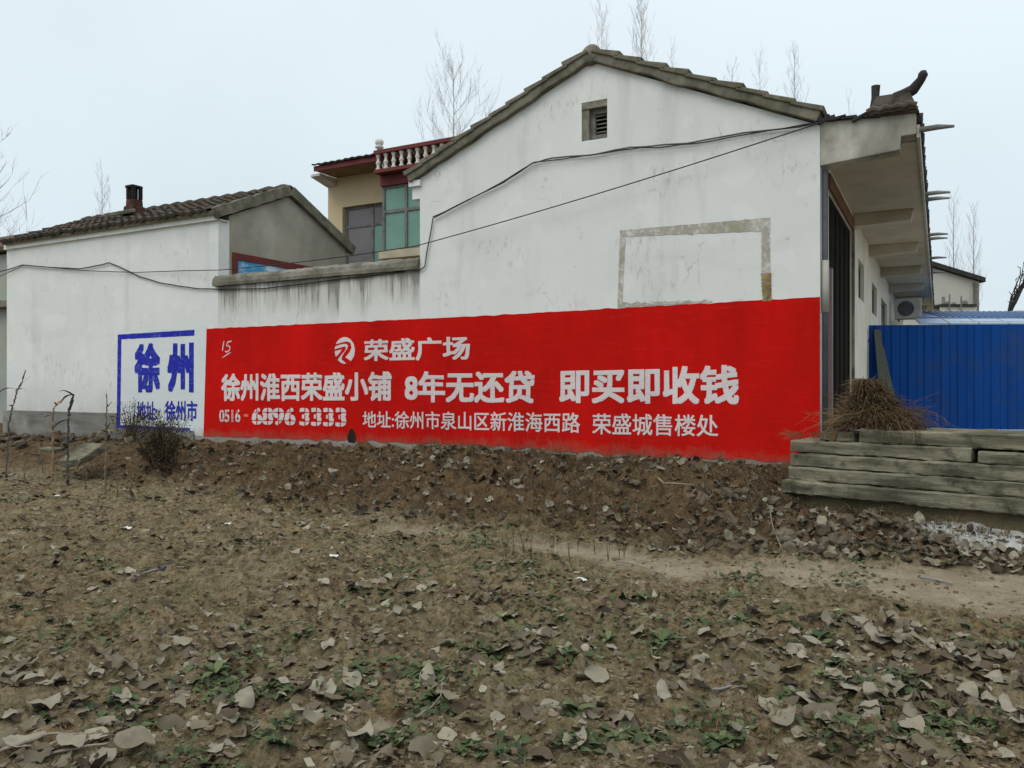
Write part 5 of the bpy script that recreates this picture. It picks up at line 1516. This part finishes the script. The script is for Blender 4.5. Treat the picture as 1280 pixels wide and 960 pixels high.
# torn bits of leaf and straw, a few centimetres each
b = MB()
cx_, cy_, cf_, cpx, cpy, ct_, cp_, cr_ = candidates(30000, 2.6, 13.4, 1.15, 779)
cl = fbm(cx_ * 1.9, cy_ * 1.9, 95, 3) + .5
sel = np.nonzero(cr_ < np.clip(cl - .25, .04, 1) * np.where(cp_ > .3, .12, 1.0))[0][:6000]
zf_ = gz(cx_[sel], cy_[sel])
for i, z in zip(sel, zf_):
    s_ = r.uniform(.010, .036); az = r.uniform(0, 6.28); b.ct = min(1, max(0, r.gauss(.56, .28)))
    u = Vector((math.cos(az), math.sin(az), r.uniform(-.35, .35))) * s_; v = Vector((-math.sin(az), math.cos(az), r.uniform(-.5, .5))) * s_ * r.uniform(.25, .7)
    c = Vector((float(cx_[i]), float(cy_[i]), float(z) + .006)); k_ = r.uniform(-.5, .5)
    a = [b.vert(c - u), b.vert(c + v + u * k_), b.vert(c + u), b.vert(c - v + u * r.uniform(-.5, .5)), b.vert(c + Vector((0, 0, s_ * r.uniform(-.1, .4))))]
    for q in range(4): b.face([a[q], a[(q + 1) % 4], a[4]])
o = b.build("leaf_fragments", m_leaf, None); tag(o, "small torn leaf and straw fragments all over the soil", None, None, "stuff")

# clods and pebbles
def blob(mb, c, s, r, n=6):
    """angular lump"""
    ph = r.uniform(0, 50); sx, sy, sz = s * r.uniform(.7, 1.3), s * r.uniform(.7, 1.3), s * r.uniform(.45, .9)
    rings = []
    for i, (rr, z) in enumerate(((.0, -1), (.75, -.6), (1, 0), (.72, .65), (0, 1))):
        if rr == 0: rings.append([mb.vert((c[0], c[1], c[2] + z * sz * (1 + .3 * noise.noise(Vector((ph, i, 0))))))])
        else:
            row = []
            for j in range(n):
                a = 2 * math.pi * j / n + i * .4; k = 1 + .55 * noise.noise(Vector((math.cos(a) * 1.3 + ph, math.sin(a) * 1.3, i * .8)))
                row.append(mb.vert((c[0] + math.cos(a) * rr * sx * k, c[1] + math.sin(a) * rr * sy * k, c[2] + z * sz * k)))
            rings.append(row)
    for j in range(n):
        mb.face([rings[0][0], rings[1][(j+1) % n], rings[1][j]]); mb.face([rings[4][0], rings[3][j], rings[3][(j+1) % n]])
        for i in (1, 2): mb.face([rings[i][j], rings[i][(j+1) % n], rings[i+1][(j+1) % n], rings[i+1][j]])
b = MB()
cx_, cy_, cf_, cpx, cpy, ct_, cp_, cr_ = candidates(30000, 2.4, 12, 1.5, 772)
cl = fbm(cx_ * 1.4, cy_ * 1.4, 91, 3) + .5
sel = np.nonzero(cr_ < (cl - .3) * 3)[0][:15000]
P_ = [(float(cx_[i]), float(cy_[i])) for i in sel]
xs = np.array([p[0] for p in P_]); ys = np.array([p[1] for p in P_]); zz = gz(xs, ys); pmv = path_m(xs, ys)
for k, (x, y) in enumerate(P_):
    if pmv[k] > .4 and r.random() < .7: continue
    s = .004 + .017 * r.random() ** 3.0; b.ct = min(1, max(0, r.gauss(.5, .25)))
    blob(b, (x, y, float(zz[k]) + s * .25), s, r, 6)
o = b.build("soil_clods", m_clod, None, smooth=False); tag(o, "loose brown soil clods and crumbs over the field", None, None, "stuff")

# rubble stones on the bank
G_R = "rough stones in the rubble bank"
sv = []
for k in range(8):
    b = MB(); blob(b, (0, 0, 0), 1.0, rv, 9); o = b.build("rubble_stone", m_stone, None, bevel=.12); sv.append(o)
spots = []
for k in range(400):
    px = r.choice([r.uniform(690, 1210), r.uniform(860, 1210), r.uniform(500, 800)]); py = r.uniform(612, 692)
    if px < 690 and py < 640: continue
    q = on_ground(px, py, .2, 8)
    t = float(bank_t(np.array([q.x]), np.array([q.y]))[0])
    if px > 1165 or t < -.03 or t > .75 or (q.x > -1.6 and (q - SO).dot(sn) > -.2): continue
    spots.append((q, r.uniform(.03, .085) * (1.15 if px > 780 else .8)))
    if len(spots) >= 130: break
for k in range(70):
    px = r.uniform(-5, 240); q = wy(px, 545, YW - .10 - .75 * r.random() ** 1.6); spots.append((Vector((q.x, q.y, gz1(q.x, q.y))), r.uniform(.06, .15)))
for k, (q, s) in enumerate(spots):
    o = sv[k % 8]
    if k >= 8: o = o.copy(); C.objects.link(o)
    o.location = (q.x, q.y, q.z + s * .18); o.scale = (s, s, s * r.uniform(.7, 1)); o.rotation_euler = (r.uniform(-.5, .5), r.uniform(-.5, .5), r.uniform(0, 6.28))
    if q.x < -9: tag(o, "rough dark footing stone at the foot of the outbuilding's grey plinth", "stone", "footing stones under the outbuilding")
    else: tag(o, "rough grey-brown stone in the leaf covered rubble bank below the wall", "stone", G_R)

# green weeds
G_W = "green weeds sprouting in the field"
wv = []
for k in range(6):
    b = MB(); rr = random.Random(100 + k)
    nl = rr.randint(9, 15)
    for j in range(nl):
        az = rr.uniform(0, 6.28); ln = rr.uniform(.5, 1.0); w = rr.uniform(.12, .24) if k % 3 else rr.uniform(.03, .06)
        el_ = rr.uniform(.05, .95); b.ct = min(1, max(0, rr.gauss(.5, .28)))
        d = Vector((math.cos(az) * math.cos(el_), math.sin(az) * math.cos(el_), math.sin(el_))); side = d.cross(Vector((0, 0, 1))).normalized()
        A = []
        for s in range(7):
            t = s / 6; q = d * ln * t + Vector((0, 0, -.35 * ln * t * t)); ww = w * math.sin(math.pi * (t * .9 + .08)) * (1 + .25 * math.sin(t * 19 + j))
            up_ = Vector((0, 0, ww * .5)); A.append((b.vert(q + side * ww + up_), b.vert(q), b.vert(q - side * ww + up_)))
        for s in range(6):
            b.face([A[s][0], A[s+1][0], A[s+1][1], A[s][1]]); b.face([A[s][1], A[s+1][1], A[s+1][2], A[s][2]])
    o = b.build("green_weed", m_weed, None, smooth=True); wv.append(o)
weeds = [(118,797,.10),(270,842,.11),(375,797,.12),(515,708,.10),(527,842,.14),(545,872,.13),(592,812,.13),(632,772,.14),(673,722,.11),(480,735,.09),(802,748,.11),(828,802,.15),(850,908,.16),(930,778,.13),(1020,800,.15),(1165,910,.16),(922,742,.10),(150,880,.12),(235,940,.13),(1180,890,.1),(700,770,.1),(990,762,.1),(1050,770,.1),(600,600+110,.09),(660,705,.1),(440,745,.09),(880,735,.1),(815,820,.12),(60,900,.1),(350,930,.11),(640,860,.11),(720,895,.12),(905,930,.14),(935,855,.1),(1045,830,.1),(1125,760,.09),(560,655,.09),(590,640,.1),(690,640,.1),(780,630,.12),(400,690,.07),(25,660,.08),(500,790,.09),(760,800,.09),(1220,870,.11),(770,700,.1),(640,650,.1),(20,760,.08)]
for k, (px, py, s) in enumerate(weeds):
    q = on_ground(px, py, .03, 10); o = wv[k % 6]
    if k >= 6: o = o.copy(); C.objects.link(o)
    s *= .95; o.location = q; o.scale = (s, s, s * r.uniform(.7, 1.1)); o.rotation_euler = (0, 0, r.uniform(0, 6.28))
    tag(o, "small low green weed growing among dry leaves in the soil", "weed", G_W)

# dull green ground cover: small wilted leaves in loose patches
b = MB(); r = random.Random(55)
patches = [(560,705,90,22),(690,715,110,26),(720,690,80,14),(840,800,60,30),(610,790,70,26),(520,835,60,24),(930,765,90,22),(1010,795,70,22),(880,895,70,30),(470,745,70,16),(590,655,60,10),(470,650,70,10),(800,745,70,16),(1165,905,60,26),(360,790,60,20),(270,840,50,20),(540,870,60,24),(150,880,60,26),(640,700,60,12),(900,735,60,12),(1090,850,70,20),(660,750,80,22),(760,780,80,24),(250,935,60,20),(120,700,90,18),(60,780,80,22),(1180,660,60,14),(700,640,50,10),(590,645,60,12),(600,655,50,8),(770,628,50,14),(1085,672,80,12),(930,688,50,8),(770,612,60,8),(420,575,30,10),(60,565,90,12),(200,560,50,10),(30,600,70,12)]
rp_ = random.Random(91)
patches += [(rp_.uniform(0, 1280), 640 + 300 * rp_.random(), rp_.uniform(30, 70), rp_.uniform(8, 22)) for _ in range(34)]
xs_l = []
for (px, py, wx_, wy_) in patches:
    for k in range(80):
        q = wz(px + r.gauss(0, .45) * wx_, max(605, py + r.gauss(0, .45) * wy_), .05 if py > 690 else .2); xs_l.append((q.x, q.y))
xa_ = np.array([p[0] for p in xs_l]); ya_ = np.array([p[1] for p in xs_l]); za_ = gz(xa_, ya_)
for (x, y), z in zip(xs_l, za_):
    if y > 9.3 or (x > -1.5 and (Vector((x, y, 0)) - SO).dot(sn) > -.2): continue
    b.ct = min(1, max(0, r.gauss(.45, .28)))
    ln = r.uniform(.025, .07); az = r.uniform(0, 6.28); el_ = r.uniform(-.1, .8); w = ln * r.uniform(.2, .42)
    d = Vector((math.cos(az) * math.cos(el_), math.sin(az) * math.cos(el_), math.sin(el_))); sd_ = Vector((-math.sin(az), math.cos(az), r.uniform(-.5, .5))).normalized()
    o0 = Vector((x, y, float(z) + .004)); m1 = o0 + d * ln * .5 + Vector((0, 0, .006)); e = o0 + d * ln - Vector((0, 0, ln * .3 * max(0, el_)))
    a = [b.vert(o0), b.vert(m1 + sd_ * w), b.vert(e), b.vert(m1 - sd_ * w), b.vert(m1 - Vector((0, 0, w * .3)))]
    b.face([a[0], a[1], a[4]]); b.face([a[1], a[2], a[4]]); b.face([a[2], a[3], a[4]]); b.face([a[3], a[0], a[4]])
o = b.build("ground_cover", m_weed, None); tag(o, "dull green low ground cover in patches on the field", None, None, "stuff")

# dry grass and short blades
b = MB()
cx_, cy_, cf_, cpx, cpy, ct_, cp_, cr_ = candidates(16000, 2.6, 13.3, 1.1, 773)
cl = fbm(cx_ * 1.1, cy_ * 1.1, 71, 3) + .5
d_ = np.where(ct_ > .3, .9 * np.clip(cl - .22, 0, 1) * 3.4 * np.where(ct_ > .7, 1.6, 1), .4 * np.clip(cl - .46, 0, 1) * 3)
sel = np.nonzero(cr_ < d_)[0]
P_ = [(float(cx_[i]), float(cy_[i]), float(ct_[i])) for i in sel]
xs = np.array([p[0] for p in P_]); ys = np.array([p[1] for p in P_]); zz = gz(xs, ys); pmv = path_m(xs, ys)
for k, (x, y, t) in enumerate(P_):
    if pmv[k] > .3: continue
    nb = r.randint(3, 6)
    for j in range(nb):
        az = r.uniform(0, 6.28); hgt = r.uniform(.012, .05) * (2.6 if t > .3 else 1); w = .0014 if t < .3 else .0024
        b.ct = min(1, max(0, r.gauss(.55, .22))) if r.random() < .8 else r.uniform(.9, 1)
        o0 = Vector((x + r.gauss(0, .025), y + r.gauss(0, .025), float(zz[k]) - .005)); ln = Vector((math.cos(az), math.sin(az), 0)) * hgt * r.uniform(.5, 3.0)
        sd_ = Vector((-math.sin(az), math.cos(az), 0)) * w
        p1 = o0 + ln * .4 + Vector((0, 0, hgt * .7)); p2 = o0 + ln + Vector((0, 0, hgt * r.uniform(.5, 1)))
        a = [b.vert(o0 + sd_), b.vert(o0 - sd_), b.vert(p1 - sd_), b.vert(p1 + sd_), b.vert(p2)]
        b.face(a[:4]); b.face([a[3], a[2], a[4]])
o = b.build("dry_grass", m_grass, None); tag(o, "short dry grass and straw on the field and bank", None, None, "stuff")

# brambles: thin dark stems over the bank
b = MB()
for k in range(5600):
    px = r.uniform(0, 1000); 
    y = r.uniform(7.0, 9.4); p = None
    d_ = ray(px, 480); x = d_.x / d_.y * y
    t = float(bank_t(np.array([x]), np.array([y]))[0])
    if t < -.05 or t > .95 or x > -1.5: continue
    if float(fbm(np.array([x * .9]), np.array([y * .9]), 81, 2)[0]) < -.06: continue
    b.ct = min(1, max(0, r.gauss(.48, .27)))
    twig(b, (x, y, gz1(x, y)), (r.uniform(-.8, .8), r.uniform(-.8, .3), r.uniform(.2, 1.0)), r.uniform(.10, .34), r.uniform(.002, .0042), .16, 5, .35)
for k in range(70):
    px = r.choice([r.gauss(660, 70), r.gauss(690, 50), r.uniform(430, 1000), r.uniform(0, 240)]); d_ = ray(px, 480); y = r.uniform(7.1, 9.2); x = d_.x / d_.y * y
    if x > -1.6: continue
    b.ct = r.uniform(.25, .8); g_ = gz1(x, y)
    for j in range(r.randint(2, 5)): twig(b, (x + r.gauss(0, .03), y + r.gauss(0, .03), g_), (r.uniform(-.35, .35), r.uniform(-.3, .1), 1), r.uniform(.18, .48), r.uniform(.0022, .0036), -.01, 6, .2)
for px in (632, 641, 655, 664, 690, 712, 722, 744, 760, 774, 866, 880, 780):
    q = on_ground(px, 700 + r.uniform(-12, 2), .05, 8); b.ct = .15
    for j in range(3): twig(b, q, (r.uniform(-.25, .25), r.uniform(-.2, .2), 1), r.uniform(.2, .5), .0026, -.02, 6, .14)
o = b.build("dry_brambles", m_hay, None); tag(o, "thin dry bramble stems tangled over the bank", None, None, "stuff")

# sticks, litter
def stick(pixs, rad, label, mat_, z0=.1, lift=.02, cat="stick"):
    pts = []
    for i, (x, y) in enumerate(pixs):
        q = on_ground(x, y, z0, 10); q.z += lift; pts.append(q)
    out = []
    for i in range(len(pts) - 1):
        for k in range(4):
            out.append(pts[i].lerp(pts[i+1], k / 4) + Vector((0, 0, r.uniform(-.004, .004))))
    out.append(pts[-1]); n = len(out)
    b = MB(); b.tube(out, [rad * (1 - .5 * i / n) for i in range(n)], 6); o = b.build("stick", mat_, None, smooth=True); return tag(o, label, cat, "sticks on the ground")
stick([(800, 577), (830, 596), (868, 614)], .016, "straight pale stick slanting over the bank below the red wall", m_stick, .4, .06)
stick([(941, 586), (938, 608), (950, 622), (962, 640), (966, 665), (977, 688)], .010, "bent pale branch hanging down the rubble beside the slab stack", m_stick, .35, .05)
stick([(1150, 725), (1172, 728), (1192, 733)], .012, "short dark stick lying on the bare path", m_bark, 0, .02)
stick([(0, 948), (30, 938), (62, 926), (100, 922), (135, 926)], .009, "long curved dry stem at the bottom left corner", m_stick, 0, .03)
stick([(30, 955), (60, 945), (100, 942), (138, 936)], .008, "second curved dry stem below the first at bottom left", m_stick, 0, .025)
stick([(520, 905), (540, 893), (551, 878), (553, 860)], .006, "thin curved stem between two weeds near the bottom centre", m_stick, 0, .03)
stick([(890, 868), (910, 862), (925, 864)], .008, "short dark twig left of the large pale leaf cluster", m_bark, 0, .02)
stick([(770, 705), (800, 712), (828, 722)], .008, "thin straight stem along the near edge of the path", m_stick, 0, .03)
stick([(178, 716), (205, 713), (230, 711)], .012, "dark stick lying in the left middle of the field", m_bark, 0, .015)
def scrap(px, py, s, label, seed, mat_=m_litter):
    q = on_ground(px, py, .05, 10); rr = random.Random(seed); b = MB(); n = 5; ids = []
    for i in range(n):
        for j in range(n):
            ids.append(b.vert((q.x + (i / 4 - .5) * s * 2 + rr.uniform(-.2, .2) * s, q.y + (j / 4 - .5) * s * 1.3 + rr.uniform(-.2, .2) * s, q.z + .012 + rr.uniform(0, .5) * s)))
    for i in range(n - 1):
        for j in range(n - 1): b.face([ids[i*n+j], ids[(i+1)*n+j], ids[(i+1)*n+j+1], ids[i*n+j+1]])
    o = b.build("litter_scrap", mat_, None, smooth=True); tag(o, label, "litter", "scraps of litter on the field")
scrap(70, 622, .05, "white crumpled scrap near the foot of the corn stalks", 1)
scrap(285, 658, .035, "tiny white scrap in the left middle of the field", 2)
scrap(158, 660, .045, "white flat scrap left of the tiny one in the field", 3)
scrap(728, 727, .045, "white crumpled scrap beside the path's near edge", 4)
scrap(418, 697, .04, "pale folded scrap in the middle of the field", 5)
scrap(205, 712, .06, "black plastic scrap on the left of the field", 6, m_plasticblk)
b = MB(); pts = [wy(x, y, YW - .09) for x, y in ((585, 572), (588, 566), (592, 561), (597, 559))]
b.tube(pts, .008, 5); o = b.build("bent_wire", m_litter, None, smooth=True); tag(o, "short bent white wire sticking up below the red wall", "wire")
